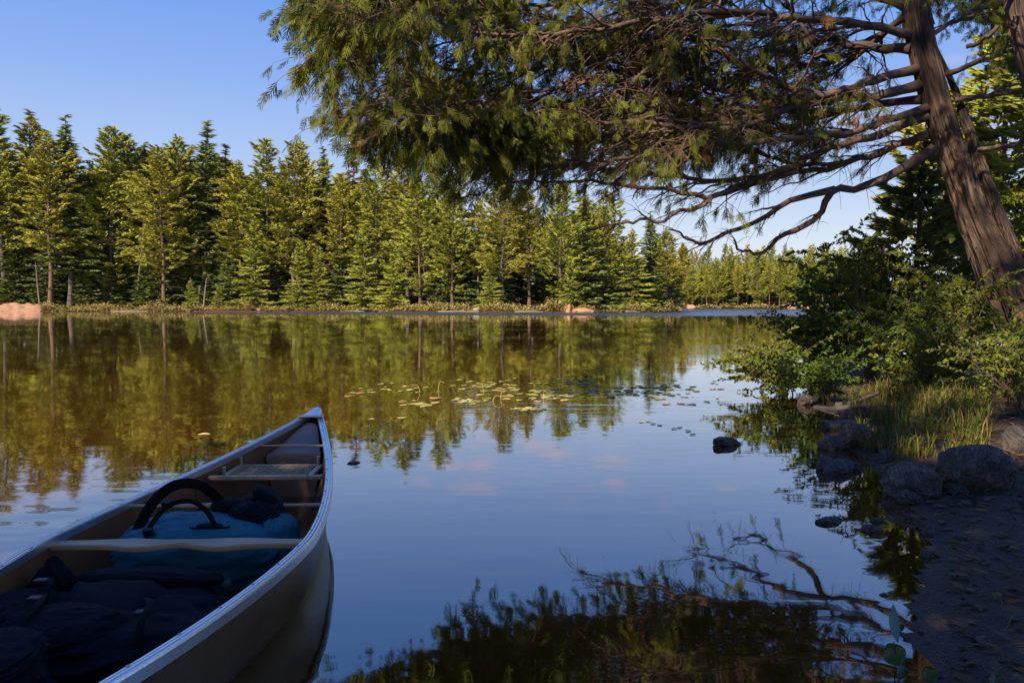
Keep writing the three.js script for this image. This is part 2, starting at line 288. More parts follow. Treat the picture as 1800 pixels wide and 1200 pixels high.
{
  // trees whose tops stand out on the skyline of the left shore and the point: column, row of the top, metres behind the waterline, kind, width, label
  const named = [
    [8, 186, 9, 'white', 0, 1.0, 'tallest pine at the left edge of the picture, above the sand bank'],
    [50, 196, 14, 'white', 1, 1.0, 'pine with a tufted top just right of the left edge pine'],
    [126, 203, 8, 'spruce', 0, 1.15, 'open-topped spruce right of the sand bank, side branches like a cross'],
    [90, 232, 5, 'red', 3, 1.05, 'pine with bare lower trunk beside the orange sand bank'],
    [196, 221, 11, 'white', 2, .95, 'pine with a dense pointed top between the cross-like and round-topped trees'],
    [235, 238, 16, 'white', 4, .9, 'narrow pine standing behind the dense pointed pine'],
    [262, 250, 18, 'spruce', 1, .9, 'small dark spruce top in the skyline gap left of the tall spruce'],
    [290, 258, 6, 'red', 5, 1, 'pine with a long straight bare trunk seen down to the water'],
    [316, 240, 13, 'white', 4, 1.0, 'round-topped pine left of the tall dark spruce'],
    [363, 212, 12, 'spruce', 2, 1.25, 'tall dark spruce with upswept branches, highest top of the skyline middle'],
    [397, 252, 15, 'brown', 0, 1.0, 'reddish thinning conifer right of the tall dark spruce'],
    [425, 285, 10, 'red', 3, .95, 'pine in the skyline dip right of the reddish conifer'],
    [474, 246, 10, 'white', 0, 1.05, 'broad pine above the small clearing, first of a twin pair'],
    [516, 250, 9, 'white', 5, 1.0, 'broad pine above the small clearing, second of a twin pair'],
    [548, 275, 15, 'red', 1, .95, 'pine half hidden behind the twin pair of broad pines'],
    [573, 262, 17, 'spruce', 0, 1.0, 'slim dark spruce top between the twin pines and the brown pine'],
    [600, 305, 9, 'white', 3, .95, 'shorter pine in front of the slim dark spruce'],
    [625, 274, 13, 'brown', 0, 1.3, 'half-dead brown conifer with thin foliage in the skyline'],
    [664, 282, 10, 'white', 4, 1.0, 'yellow green pine right of the half-dead brown conifer'],
    [716, 262, 12, 'white', 1, 1.0, 'high pine top just below the tip of the cedar foliage'],
    [741, 285, 16, 'spruce', 1, 1.0, 'dark spruce close behind the high pine below the cedar foliage'],
    [770, 272, 13, 'white', 0, .95, 'leaning-topped pine left of the skyline gap'],
    [795, 310, 6, 'red', 2, .9, 'yellow pine whose narrow top borders the bright skyline gap'],
    [738, 322, 5, 'red', 4, 1.0, 'sunlit yellow pine in front, right of the cone-shaped young pine'],
    [840, 352, 9, 'white', 3, .9, 'low pine filling the bright skyline gap'],
    [882, 305, 6, 'white', 5, 1.05, 'first tall pine right of the bright skyline gap'],
    [930, 325, 9, 'red', 1, 1.0, 'second tall pine right of the bright skyline gap'],
    [985, 322, 5, 'white', 2, 1.05, 'pine straight above the uprooted stump at the waterline'],
    [1030, 340, 10, 'red', 0, 1.0, 'pine above the straw-coloured mound at the waterline'],
    [1070, 335, 8, 'white', 4, .9, 'pine behind the hanging cedar twigs near the point'],
    [1112, 400, 4, 'young', 2, 1, 'cone-shaped tree low on the point of the far shore'],
    [1140, 372, 9, 'spruce', 0, 1.2, 'open spruce with sky showing through, near the tip of the point'],
    [1172, 400, 6, 'white', 3, .9, 'outermost pine on the tip of the point'],
  ];
  const turnR = rng(99);
  for (const [px, py, back, kind, i, wide, label] of named) {
    const d = farShoreD(px) + back, x = (px - 900) / F * d, top = at(px, py, d).y, list = kind === 'red' ? PROTO.white : PROTO[kind];
    plantTree(list[i % list.length], kind === 'white' || kind === 'red' ? 'pine_tree' : kind === 'young' ? 'young_pine' : 'spruce_tree', label, x, d, top - groundY(x, d) + 0.1, turnR() * 6.283, 'trees on the far shore', wide * 1.16, kind === 'red' ? M.redBark : M.pineBark);
  }
  for (const [px, py, i, label] of [[640, 390, 0, 'cone-shaped bright young pine standing low in front of the forest'], [692, 440, 1, 'slim young pine right of the cone-shaped bright young pine'], [335, 488, 1, 'small bright fir at the waterline below the round-topped pine'], [386, 495, 1, 'small fir at the waterline right of the pale dead snag'], [450, 380, 2, 'full yellow young pine left of the clearing trees'], [528, 420, 0, 'young pine with yellow lower boughs beside the small clearing'], [1000, 450, 1, 'bright young pine leaning over the uprooted stump'], [560, 430, 2, 'dusky young pine right of the clearing'], [860, 440, 2, 'young pine below the bright skyline gap']]) {
    const d = farShoreD(px) + (py > 480 ? 2.5 : 3.5), x = (px - 900) / F * d; plantTree(PROTO.young[i], 'young_pine', label, x, d, at(px, py, d).y - groundY(x, d), turnR() * 6.283, 'young trees on the far shore');
  }
  const marks = [[8, 'the left edge pine'], [70, 'the sand bank'], [126, 'the cross-like spruce'], [196, 'the dense pointed pine'], [262, 'the small dark spruce top'], [290, 'the long bare trunk'], [335, 'the small bright fir'], [363, 'the tall dark spruce'], [397, 'the reddish conifer'], [432, 'the small clearing'], [495, 'the twin broad pines'], [548, 'the half hidden pine'], [573, 'the slim dark spruce'], [625, 'the brown conifer'], [645, 'the cone-shaped young pine'], [692, 'the slim young pine'], [716, 'the high pine below the cedar'], [770, 'the leaning-topped pine'], [820, 'the bright skyline gap'], [882, 'the first pine after the gap'], [935, 'the second pine after the gap'], [1000, 'the uprooted stump'], [1030, 'the straw-coloured mound'], [1070, 'the hanging cedar twigs'], [1112, 'the cone-shaped tree on the point'], [1140, 'the open spruce'], [1172, 'the tip of the point']];
  const markAt = (px) => marks.reduce((a, b) => Math.abs(b[0] - px) < Math.abs(a[0] - px) ? b : a)[1];
  // the shaded rows behind, and low conifers between the trunks
  const r = rng(5);
  for (let k = 0; k < 96; k++) {
    const px = -120 + k * 13.9 + r() * 12, d = farShoreD(px) + 13 + r() * 34, x = (px - 900) / F * d;
    const skyline = px < 420 ? 262 : px < 780 ? 300 : px < 860 ? 385 : px < 1080 ? 352 : 415;
    const top = at(px, skyline + r() * 50, d).y; const P = r() < 0.1 ? PROTO.spruce : PROTO.white;
    plantTree(P[Math.floor(r() * P.length)], 'forest_pine', px < -8 ? 'conifer beyond the left edge of the picture on the far shore' : `conifer in the crowded back rows behind ${markAt(px)}`, x, d, top - groundY(x, d), r() * 6.283, 'back rows of the far shore forest', 1.05 + r() * 0.3, r() < 0.3 ? M.redBark : M.pineBark);
  }
  for (let k = 0; k < 78; k++) {
    const px = -30 + k * 15.6 + r() * 18, d = farShoreD(px) + 5 + r() * 22, x = (px - 900) / F * d, h = 5 + r() * 10;
    if (px > 1180 || (px > 405 && px < 440)) continue;
    plantTree(PROTO.low[Math.floor(r() * 3)], 'understory_fir', `low dark fir between the trunks near ${markAt(px)}`, x, d, h, r() * 6.283, 'low firs under the far shore forest', 1 + r() * 0.35);
  }
  for (let k = 0; k < 30; k++) { const px = 1195 + k * 12 + r() * 8, d = farShoreD(Math.max(px, 1215)) + 8 + r() * 30, x = (px - 900) / F * d; plantTree(PROTO.low[Math.floor(r() * 3)], 'understory_fir', `low dark fir under the distant wood, ${ORD[Math.min(19, Math.floor(k / 1.5))]} place from the point`, x, d, 6 + r() * 9, r() * 6.283, 'low firs under the distant wood', 1.2 + r() * 0.4); }
  // the far wood at the end of the bay
  const fr = rng(17);
  for (let k = 0; k < 81; k++) {
    const px = 1188 + (k % 27) * 13.4 + fr() * 8, row = Math.floor(k / 27), d = farShoreD(Math.max(px, 1215)) + 3 + row * 14 + fr() * 7, x = (px - 900) / F * d;
    const top = at(px, (row ? 424 : 436) + fr() * 34 + (px < 1260 ? 8 : 0), d).y;
    plantTree(row ? PROTO.farPine[Math.floor(fr() * 3)] : PROTO.white[Math.floor(fr() * 6)], 'bay_pine', `pine in the ${['front', 'second', 'back'][row]} row of the distant wood, ${k % 27 < 20 ? ORD[k % 27] : 'twenty-' + ORD[k % 27 - 20]} from the point`, x, d, top - groundY(x, d), fr() * 6.283, row ? 'back row of the distant wood' : 'front row of the distant wood', 0.95, fr() < 0.35 ? M.redBark : M.pineBark);
  }
}

// ---------------------------------------------------------------- the leaning white cedar over the water
const CEDAR = [.112, .124, .014], CEDAR_DEAD = [.23, .12, .05];
// one flat drooping spray of scale leaves: a midrib with side shoots, all thin blades in one plane
function spray(s, o, dir, len, r, tint) {
  const d = dir.clone().normalize(), e = V(r() - .5, (r() - .5) * 0.5, r() - .5).cross(d).normalize();
  const n = 5, k0 = 0.7 + 0.6 * r();
  const blade = (p, q, w) => {
    const a = V().subVectors(q, p), x = V().crossVectors(a, V(r() - .5, r() - .5, r() - .5)).normalize().multiplyScalar(w * 0.35).addScaledVector(e, 0), y = V().crossVectors(V().crossVectors(d, e), a).normalize().multiplyScalar(w);
    const m = p.clone().lerp(q, 0.45), f = k0 * (0.8 + 0.4 * r()), k = [tint[0] * f * (0.9 + 0.25 * r()), tint[1] * f, tint[2] * f];
    const m1 = m.clone().add(y).add(x), m2 = m.clone().sub(y);
    s.tri(p, m1, m2, k); s.tri(m1, q, m2, k);
  };
  const end = o.clone().addScaledVector(d, len); end.y -= len * 0.22; blade(o, end, len * 0.034);
  for (let i = 0; i < n; i++) for (const g of [-1, 1]) {
    const t = 0.12 + 0.72 * (i + 0.5 * r()) / n, b = o.clone().lerp(end, t), l = len * (0.62 - 0.42 * t) * (0.8 + 0.4 * r());
    const q = b.clone().addScaledVector(d, l * 0.72).addScaledVector(e, g * l * 0.62); q.y -= l * 0.22; blade(b, q, len * 0.031);
  }
}
// a limb with its side branches, twigs and sprays. leafy(point) 0..1 says how much foliage grows there
function limb(tree, pts, r0, r1, { seed, leafy, every = 0.078, reach = 1, spread = 1, tint = CEDAR, twigs = 1, hang = 0.16 }) {
  const r = rng(seed), main = new Tubes(), tw = new Tubes(), fo = new Soup();
  const len = new THREE.CatmullRomCurve3(pts, false, 'centripetal').getLength(), N = Math.max(10, Math.round(len * 7));
  const P = curve(pts, N).map((p, k) => { const f = Math.min(1, k / 6); return V(p.x + f * 0.07 * nz(k * 0.47, seed, 1), p.y + f * 0.09 * nz(k * 0.47, seed, 5), p.z + f * 0.08 * nz(k * 0.47, seed, 9)); });
  main.add(P, (t) => lerp(r0, r1, t ** 0.65), 8, 0.4);
  for (let x = 0.45; x < len; x += every * (0.6 + 0.8 * r())) {
    const t = x / len, k = Math.min(N - 1, Math.floor(t * N)), p = P[k], tan = V().subVectors(P[Math.min(N, k + 1)], P[Math.max(0, k - 1)]).normalize();
    const lf = leafy(p); if (r() > 0.72 + 0.28 * lf) continue;
    const g = r() < 0.5 ? -1 : 1, lat = V(-tan.z, 0, tan.x).normalize().multiplyScalar(g * (0.3 + 0.8 * r()) * spread);
    const d0 = tan.clone().multiplyScalar(0.8).add(lat).add(V(0, (r() - 0.48) * 0.9, 0)).normalize();
    const L = reach * (0.35 + 0.95 * r()) * lerp(0.75, 1, lf) * lerp(1, 0.6, t);
    const dead = r() < 0.04, q = []; const n = 7, droop = (r() - 0.2) * 0.32;
    for (let i = 0; i <= n; i++) { const w = i / n; q.push(V(p.x + d0.x * L * w + 0.035 * nz(x * 3, w * 4, 1) * L, p.y + d0.y * L * w - droop * L * w * w + 0.06 * nz(x * 3, w * 4, 4) * L, p.z + d0.z * L * w + 0.05 * nz(x * 3, w * 4, 8) * L)); }
    const rr = Math.min(0.016, lerp(r0, r1, t) * 0.55) * (0.6 + 0.6 * r());
    main.add(q, [rr, 0.0035], 5, 0.2, false);
    for (let j = 1; j < 11 * twigs * L + 2; j++) {
      const w = 0.25 + 0.75 * r(), i = Math.min(n - 1, Math.floor(w * n)), b = q[i].clone().lerp(q[i + 1], w * n - i);
      const td = V().subVectors(q[i + 1], q[i]).normalize().multiplyScalar(0.7).add(V((r() - .5) * 1.6, (r() - .58) * 1.1, (r() - .5) * 1.6)).normalize(), tl = 0.10 + 0.24 * r();
      const kind = dead ? CEDAR_DEAD : tint, e1 = b.clone().addScaledVector(td, tl * .5), e2 = b.clone().addScaledVector(td, tl); e2.y -= tl * hang;
      tw.add([b, e1, e2], [0.0042, 0.0015], 3, 0, false);
      if (r() < lf) { const m = 3 + Math.floor(r() * 2.6); for (let z = 0; z < m; z++) spray(fo, (z ? e1.clone().lerp(e2, r()) : e2), td.clone().add(V((r() - .5) * 1.3, -0.45 - 0.55 * r(), (r() - .5) * 1.3)), 0.09 + 0.10 * r(), r, kind); }
    }
  }
  const b = part('branch', main.geo(), M.barkFine, tree);
  if (tw.p.length) part('twigs', tw.geo(), M.twig, b).userData.kind = 'stuff';
  if (fo.p.length) part('foliage', fo.geo(), M.leaf, b).userData.kind = 'stuff';
  return b;
}
// loose fibrous strips of bark that follow a trunk's surface and lift at their ends
function barkStrips(surface, n, seed) {
  const r = rng(seed), P = [], U = [], I = [];
  for (let k = 0; k < n; k++) {
    const u0 = r(), v0 = r() * 0.9, L = 0.03 + 0.11 * r(), w = 0.006 + 0.013 * r(), drift = (r() - .5) * 0.05, lift = 0.01 + 0.03 * r(), m = 7, b = P.length / 3;
    for (let j = 0; j <= m; j++) { const t = j / m, f = w * Math.sin(Math.PI * (0.12 + 0.8 * t)), h = 0.006 + lift * (t < .2 ? (0.2 - t) * 3 : 0) + lift * (t > .75 ? (t - .75) * 3 : 0); for (const g of [-1, 1]) { const q = surface(u0 + drift * t + g * f, Math.min(1, v0 + L * t), h); P.push(q.x, q.y, q.z); U.push(u0 * 3 + g * f * 4, (v0 + L * t) * 3); } if (j) { const a = b + 2 * j; I.push(a - 2, a - 1, a, a - 1, a + 1, a); } }
  }
  const g = new THREE.BufferGeometry(); g.setAttribute('position', new THREE.Float32BufferAttribute(P, 3)); g.setAttribute('uv', new THREE.Float32BufferAttribute(U, 2)); g.setIndex(I); g.computeVertexNormals(); return g;
}
function fluted(pts, rad, lobes, twist, seed, N = 46, S = 40, strips = 0) {     // a trunk with ridges that wind round it
  const c = new THREE.CatmullRomCurve3(pts, false, 'centripetal'), L = c.getLength(), P = c.getSpacedPoints(N);
  const surface = (u, v, lift = 0) => {
    const jj = clamp(v) * N, j0 = Math.min(N - 1, Math.floor(jj)), p = P[j0].clone().lerp(P[j0 + 1], jj - j0), a = u * 2 * Math.PI, t = V().subVectors(P[Math.min(N, j0 + 2)], P[Math.max(0, j0 - 1)]).normalize(), b = V().crossVectors(t, V(0, 0, 1)).normalize(), n = V().crossVectors(b, t);
    const w = a + twist * v; const f = 1 + 0.13 * Math.sin(lobes * w + seed) + 0.07 * Math.sin((2 * lobes + 1) * w + 2) + 0.05 * Math.sin(11 * w + 3 * v) + 0.06 * nz(Math.cos(a) * 3, Math.sin(a) * 3, v * 9 + seed) + 0.035 * Math.sin(23 * w + 2 * Math.sin(v * 14)) + 0.03 * nz(Math.cos(a) * 9, Math.sin(a) * 9, v * 14);
    const R = rad(v) * f + lift; return V(p.x + (b.x * Math.cos(a) + n.x * Math.sin(a)) * R, p.y + (b.y * Math.cos(a) + n.y * Math.sin(a)) * R, p.z + (b.z * Math.cos(a) + n.z * Math.sin(a)) * R);
  };
  const g = gridGeo((u, v) => surface(u, v), N, S, (u, v) => [u * 1.0 + 0.12 * v, v * L / 2.2]);
  g.userData.strips = strips ? barkStrips(surface, strips, seed * 31 + 5) : null; return g;
}
{
  const D = 10;
  const base = at(1850, 690, D), cedar = thing('cedar_tree', 'big leaning cedar on the right bank, its branches hanging over the water', 'tree', [base.x, groundY(base.x, D), -D]);
  const off = cedar.position, local = (a) => a.map(([x, y, d]) => at(x + 75 * smooth(800, 540, x), y, d - 0.9 * smooth(1000, 600, x)).sub(off));
  const tp = local([[1892, 735, D], [1852, 652, D], [1803, 568, D], [1765, 490, D], [1731, 415, D], [1700, 338, D], [1673, 264, D], [1648, 180, D], [1627, 100, D], [1608, 5, D], [1588, -120, D], [1578, -260, D]]);
  const trunk = (g, label) => { const s = g.userData.strips; g.userData = {}; const t = part('trunk', g, M.bark, cedar, label); part('bark_strips', s, M.bark, t).userData.kind = 'stuff'; };
  trunk(fluted(tp, (v) => lerp(0.315, 0.172, smooth(0.12, 0.48, v)) - 0.05 * v + 0.1 * Math.exp(-v * 22), 3, 1.6, 1, 90, 96, 420));
  const tp2 = local([[1815, 545, D - 0.05], [1778, 450, D - 0.02], [1748, 370, D], [1725, 300, D + 0.05], [1705, 232, D + 0.12], [1682, 165, D + 0.2], [1650, 90, D + 0.15]]);
  trunk(fluted(tp2, (v) => lerp(0.145, 0.015, v), 2, 1.2, 4, 60, 60, 160), 'slimmer second stem on the right side of the trunk');
  // how leafy a place in the crown is: dense at the outer end over the water, thin near the trunk
  const leafy = (p) => { const x = p.x + off.x; return clamp(1.0 - 0.80 * smooth(-0.9, 1.5, x)) * smooth(-0.34, 0.02, nz(p.x * 1.5, p.y * 1.9, p.z * 1.3)); };
  const thin = (p) => 0.3 * leafy(p);
  const all = [];
  const L = (pts, r0, r1, o) => { all.push(pts); return limb(cedar, local(pts), r0 * 0.78, r1, { leafy, ...o }); };
  // bare low limbs
  L([[1640, 262, 10], [1585, 297, 9.9], [1513, 330, 9.8], [1467, 333, 9.7], [1446, 368, 9.7], [1417, 396, 9.7], [1377, 413, 9.7], [1350, 436, 9.7], [1317, 447, 9.7], [1300, 438, 9.7], [1289, 417, 9.7]], .085, .012, { seed: 101, every: .16, reach: .45, leafy: () => .06 });
  L([[1467, 333, 9.7], [1387, 353, 9.5], [1350, 379, 9.4], [1300, 400, 9.4], [1260, 419, 9.3], [1233, 426, 9.3], [1207, 422, 9.3], [1196, 409, 9.3], [1177, 402, 9.3]], .055, .010, { seed: 102, every: .12, reach: .5, leafy: () => .12 });
  L([[1628, 205, 10], [1530, 240, 9.8], [1450, 263, 9.5], [1367, 303, 9.3], [1283, 331, 9.1], [1250, 350, 9], [1187, 379, 8.9], [1133, 389, 8.8], [1083, 393, 8.7], [1033, 404, 8.7]], .075, .010, { seed: 103, every: .16, reach: .6, leafy: thin });
  L([[1400, 300, 9.4], [1300, 330, 9.2], [1247, 346, 9], [1183, 335, 8.9], [1110, 328, 8.8], [1050, 317, 8.7], [985, 320, 8.6], [930, 320, 8.6], [868, 322, 8.6], [840, 345, 8.6], [806, 342, 8.6]], .05, .006, { seed: 104, every: .18, reach: .5, leafy: (p) => .12 + .2 * leafy(p) });
  // leafy limbs, low to high
  L([[1634, 236, 10], [1578, 255, 10.2], [1467, 292, 10.2], [1361, 305, 10], [1250, 318, 9.7], [1130, 300, 9.4], [1010, 285, 9], [900, 262, 8.6], [800, 250, 8.3], [700, 230, 8.1]], .075, .008, { seed: 105 });
  L([[1628, 190, 10], [1564, 211, 9.6], [1494, 230, 9.2], [1342, 250, 8.9], [1205, 254, 8.7], [1150, 267, 8.6], [1039, 291, 8.5], [960, 290, 8.4], [870, 262, 8.2], [800, 236, 8.1], [720, 220, 8]], .07, .008, { seed: 106 });
  L([[1615, 150, 10], [1550, 167, 9.8], [1467, 175, 9.7], [1383, 192, 9.6], [1290, 192, 9.4], [1178, 192, 9.1], [1122, 160, 8.9], [1067, 136, 8.8], [1000, 148, 8.6], [900, 170, 8.4], [780, 190, 8.2], [680, 200, 8.1], [600, 196, 8]], .085, .008, { seed: 107, reach: 1.1 });
  L([[1612, 122, 10], [1522, 144, 9.7], [1480, 161, 9.5], [1425, 167, 9.4], [1370, 144, 9.2], [1290, 105, 9], [1233, 75, 8.9], [1178, 33, 8.8], [1140, 5, 8.7], [1060, -40, 8.5], [950, -60, 8.4]], .075, .012, { seed: 108 });
  L([[1600, 86, 10], [1536, 83, 10.2], [1467, 72, 10.4], [1411, 64, 10.5], [1355, 60, 10.5], [1220, 57, 10.4], [1100, 80, 10.2], [980, 118, 9.8], [861, 128, 9.4], [760, 118, 9], [690, 90, 8.8], [610, 80, 8.7], [550, 95, 8.6]], .08, .008, { seed: 109, reach: 1.15 });
  L([[1598, 60, 10], [1500, 40, 9.4], [1390, 30, 9], [1270, 20, 8.7], [1120, 40, 8.5], [980, 60, 8.3], [850, 60, 8.1], [720, 36, 8], [640, 44, 7.9], [560, 30, 7.9]], .07, .008, { seed: 110, reach: 1.15 });
  L([[1430, 168, 9.4], [1330, 215, 9.1], [1230, 225, 8.8], [1120, 215, 8.6], [1000, 223, 8.4], [944, 238, 8.3], [889, 232, 8.2], [833, 214, 8.1], [770, 228, 8], [700, 215, 8], [630, 205, 8]], .05, .007, { seed: 111 });
  L([[1300, 61, 10.4], [1200, 110, 10], [1100, 128, 9.6], [1000, 100, 9.3], [900, 70, 9], [800, 30, 8.8], [700, 10, 8.6], [600, 5, 8.5], [545, 60, 8.4]], .05, .007, { seed: 112, reach: 1.1 });
  L([[1592, 10, 10], [1500, -20, 10.4], [1380, -30, 10.6], [1220, -20, 10.4], [1050, 0, 10], [900, 10, 9.6], [760, 0, 9.2], [640, -10, 9], [560, 10, 8.8]], .08, .008, { seed: 113, reach: 1.2 });
  L([[1580, -60, 10], [1450, -90, 9.6], [1300, -100, 9.2], [1120, -90, 8.9], [940, -70, 8.6], [780, -60, 8.4], [650, -50, 8.3], [570, -30, 8.2]], .08, .008, { seed: 114, reach: 1.2 });
  L([[1620, 175, 10], [1500, 190, 10.6], [1380, 225, 11], [1250, 245, 11], [1100, 250, 10.7], [980, 220, 10.3], [880, 200, 9.9], [790, 170, 9.6], [700, 150, 9.4], [620, 165, 9.2]], .07, .008, { seed: 115, reach: 1.1 });
  L([[1572, -160, 10], [1420, -190, 10], [1250, -190, 9.8], [1060, -170, 9.5], [880, -140, 9.2], [730, -110, 9], [600, -80, 8.9]], .08, .008, { seed: 116, reach: 1.3, every: .2 });
  L([[1590, 30, 10], [1490, 100, 10.8], [1370, 120, 11.2], [1240, 150, 11.3], [1100, 190, 11.2], [960, 180, 10.9], [840, 160, 10.5], [740, 140, 10.2], [650, 130, 10]], .06, .008, { seed: 117, reach: 1.1 });
  // thinner branches that run between the limbs
  const rb = rng(77), bySide = (p, x) => { for (let i = 0; i < p.length - 1; i++) if (x <= p[i][0] && x >= p[i + 1][0]) { const t = (p[i][0] - x) / (p[i][0] - p[i + 1][0]); return [lerp(p[i][1], p[i + 1][1], t), lerp(p[i][2], p[i + 1][2], t)]; } return null; };
  for (let k = 0; k < 46; k++) {
    const a = all[4 + Math.floor(rb() * 13)], b = all[4 + Math.floor(rb() * 13)], x0 = 1595 - rb() * (k < 20 ? 420 : 200), x1 = x0 - 250 - rb() * 420, pts = [];
    for (let i = 0; i <= 6; i++) { const x = lerp(x0, x1, i / 6), p = bySide(a, x), q = bySide(b, x); if (!p || !q) continue; const m = smooth(0, 1, i / 6); pts.push([x, lerp(p[0], q[0], m) + (i ? (rb() - .5) * 16 : 0), lerp(p[1], q[1], m) + (k < 20 ? 0 : (k % 3) * 0.7 * Math.min(1, i / 2))]); }
    if (pts.length > 3) L(pts, .028 + .016 * rb(), .006, { seed: 200 + k, reach: .9, twigs: k < 20 ? 1 : 1.5, leafy: k < 20 ? leafy : (p) => Math.min(1, leafy(p) + .1) });
  }
  // right of the trunk
  L([[1665, 130, 10.1], [1690, 122, 9.9], [1744, 100, 9.6], [1800, 82, 9.3], [1880, 60, 9]], .05, .02, { seed: 118, every: .1, reach: .9, leafy: () => .6 });
  L([[1680, 176, 10.1], [1744, 167, 9.9], [1800, 160, 9.7], [1890, 150, 9.5]], .045, .02, { seed: 119, every: .1, reach: .9, leafy: () => .5 });
  L([[1700, 82, 10.4], [1717, 78, 10.3], [1738, 62, 10.1], [1757, 48, 10]], .035, .028, { seed: 120, every: 9 });
  L([[1628, 70, 10.2], [1680, 36, 10.6], [1740, 12, 10.8], [1810, -14, 11]], .045, .015, { seed: 122, every: .08, reach: 1.15, leafy: () => .85 });
  L([[1612, -20, 10.1], [1680, -46, 10.4], [1760, -58, 10.6], [1830, -60, 10.8]], .045, .015, { seed: 123, every: .08, reach: 1.2, leafy: () => .85 });
  L([[1720, 262, 10], [1760, 258, 9.8], [1800, 246, 9.5], [1850, 240, 9.2]], .035, .015, { seed: 121, every: .35, reach: .5, leafy: () => .1 });
}

// ---------------------------------------------------------------- trees on the bank behind the eye; they shade the landing place
{
  const open = [[71, 21, .66, 5.2], [72, 20, .5, 4.8], [73, 17, .3, 5.2]].map(([seed, H, base, rad]) => conifer({ seed, H, base, rad, green: 'white', dens: 0.75, size: 0.75, per: 6, step: 0.8 }));
  const W = PROTO.white, spots = [[-5, -5, 9.8, W[1], .9], [-7.2, -5.4, 13.5, open[1], .62], [-1.6, -6.2, 15.5, W[5], .9], [-3.5, -9.4, 16, W[2], 1], [-8.8, -8.4, 15.4, open[2], .7], [-11.4, -7, 10, W[4], .9], [-1.6, -3.0, 7.5, W[3], 1.55], [2.4, -2.6, 12.5, W[1], 1.3], [-4.2, -2.6, 8, W[5], 1.2], [5.2, -0.6, 12, W[3], 1.3], [5.0, 2.2, 10.5, W[1], 1.2], [0.5, -6, 15, W[0], 1.2], [-6.0, -6.6, 21, open[0], .8], [-2.2, -0.6, 6, W[3], 1.2], [-9.4, -6.3, 11.6, W[2], .62], [-0.3, -1.9, 5.8, W[1], 1.5]];
  const names = ['nearest', 'second', 'third', 'fourth', 'fifth', 'sixth', 'seventh', 'eighth', 'ninth', 'tenth', 'eleventh', 'twelfth', 'thirteenth', 'fourteenth', 'fifteenth', 'sixteenth'];
  spots.forEach(([x, d, H, proto, wide], k) => plantTree(proto, 'shore_pine', `pine on the near bank behind the landing place, ${names[k]} of its row`, x, d, H, k * 1.7, 'pines behind the landing place', wide));
}

// ---------------------------------------------------------------- canoe
const canoe = thing('canoe', 'tan canoe with grey gunwales loaded with packs at the shore', 'canoe', [-1.215, 0, -2.85]);
canoe.rotation.y = 0.026;
const HL = 2.31;
const beam = (t) => 0.462 * Math.max(0, 1 - Math.abs(t) ** 1.52) ** 1.0 + 0.012;
const sheer = (t) => 0.25 + 0.16 * Math.abs(t) ** 2.4;
const keel = (t) => { const a = Math.abs(t); return -0.11 + 0.05 * a ** 3 + (sheer(t) + 0.02) * smooth(0.93, 1.0, a) ** 1.6; };
function hullPoint(t, f, side, inset = 0) {
  const b = Math.max(0.004, beam(t) - inset), k = keel(t) + inset, g = sheer(t), a = Math.abs(t);
  const full = lerp(0.5, 1.05, smooth(0.45, 1, a));                       // full sections amidships, fine ones at the ends
  const s = Math.sin(f * Math.PI / 2), x = b * s ** full * (1 + 0.05 * Math.sin(Math.PI * f) * (1 - a)), y = k + (g - k) * (1 - Math.cos(f * Math.PI / 2)) ** lerp(1.15, 0.9, a);
  return V(side * x, y, -t * HL);
}
const canvasHull = tex(512, 256, (u, v) => { const a = 0.5 * tn(u, v, 16, 8) + 0.3 * tn(u, v, 60, 30) + 0.2 * tn(u, v, 200, 100), st = smooth(0.74, 0.9, tn(u, v, 40, 9)); return [toS(lerp(.115, .07, st) * (0.7 + 0.6 * a)), toS(lerp(.062, .04, st) * (0.7 + 0.6 * a)), toS(lerp(.022, .016, st) * (0.7 + 0.6 * a))]; }, true);
const weave = tex(256, 256, (u, v) => gray(0.5 + 0.3 * Math.sin(u * 6.283 * 40) * Math.sin(v * 6.283 * 40) + 0.2 * tn(u, v, 30, 30)));
M.hull = phys({ map: canvasHull, roughness: 0.42, bumpMap: rep(speckBump, 2, 1), bumpScale: 0.0015, clearcoat: 0.15, clearcoatRoughness: 0.3 });
M.inside = std({ color: col(.25, .10, .034), roughness: 0.6, bumpMap: rep(weave, 30, 4), bumpScale: 0.001 });
M.trim = std({ color: col(.80, .82, .85), metalness: 0.9, roughness: 0.28, bumpMap: rep(speckBump, 4, 4), bumpScale: 0.0006 });
M.rivet = std({ color: col(.5, .5, .5), metalness: 0.9, roughness: 0.35 });
M.wood = phys({ map: woodMap, roughness: 0.5, clearcoat: 0.12, clearcoatRoughness: 0.3 });
M.cane = std({ color: col(.46, .30, .17), roughness: 0.6 });
M.foam = std({ color: col(.42, .26, .19), roughness: 0.7, bumpMap: rep(speckBump, 2, 2), bumpScale: 0.002 });
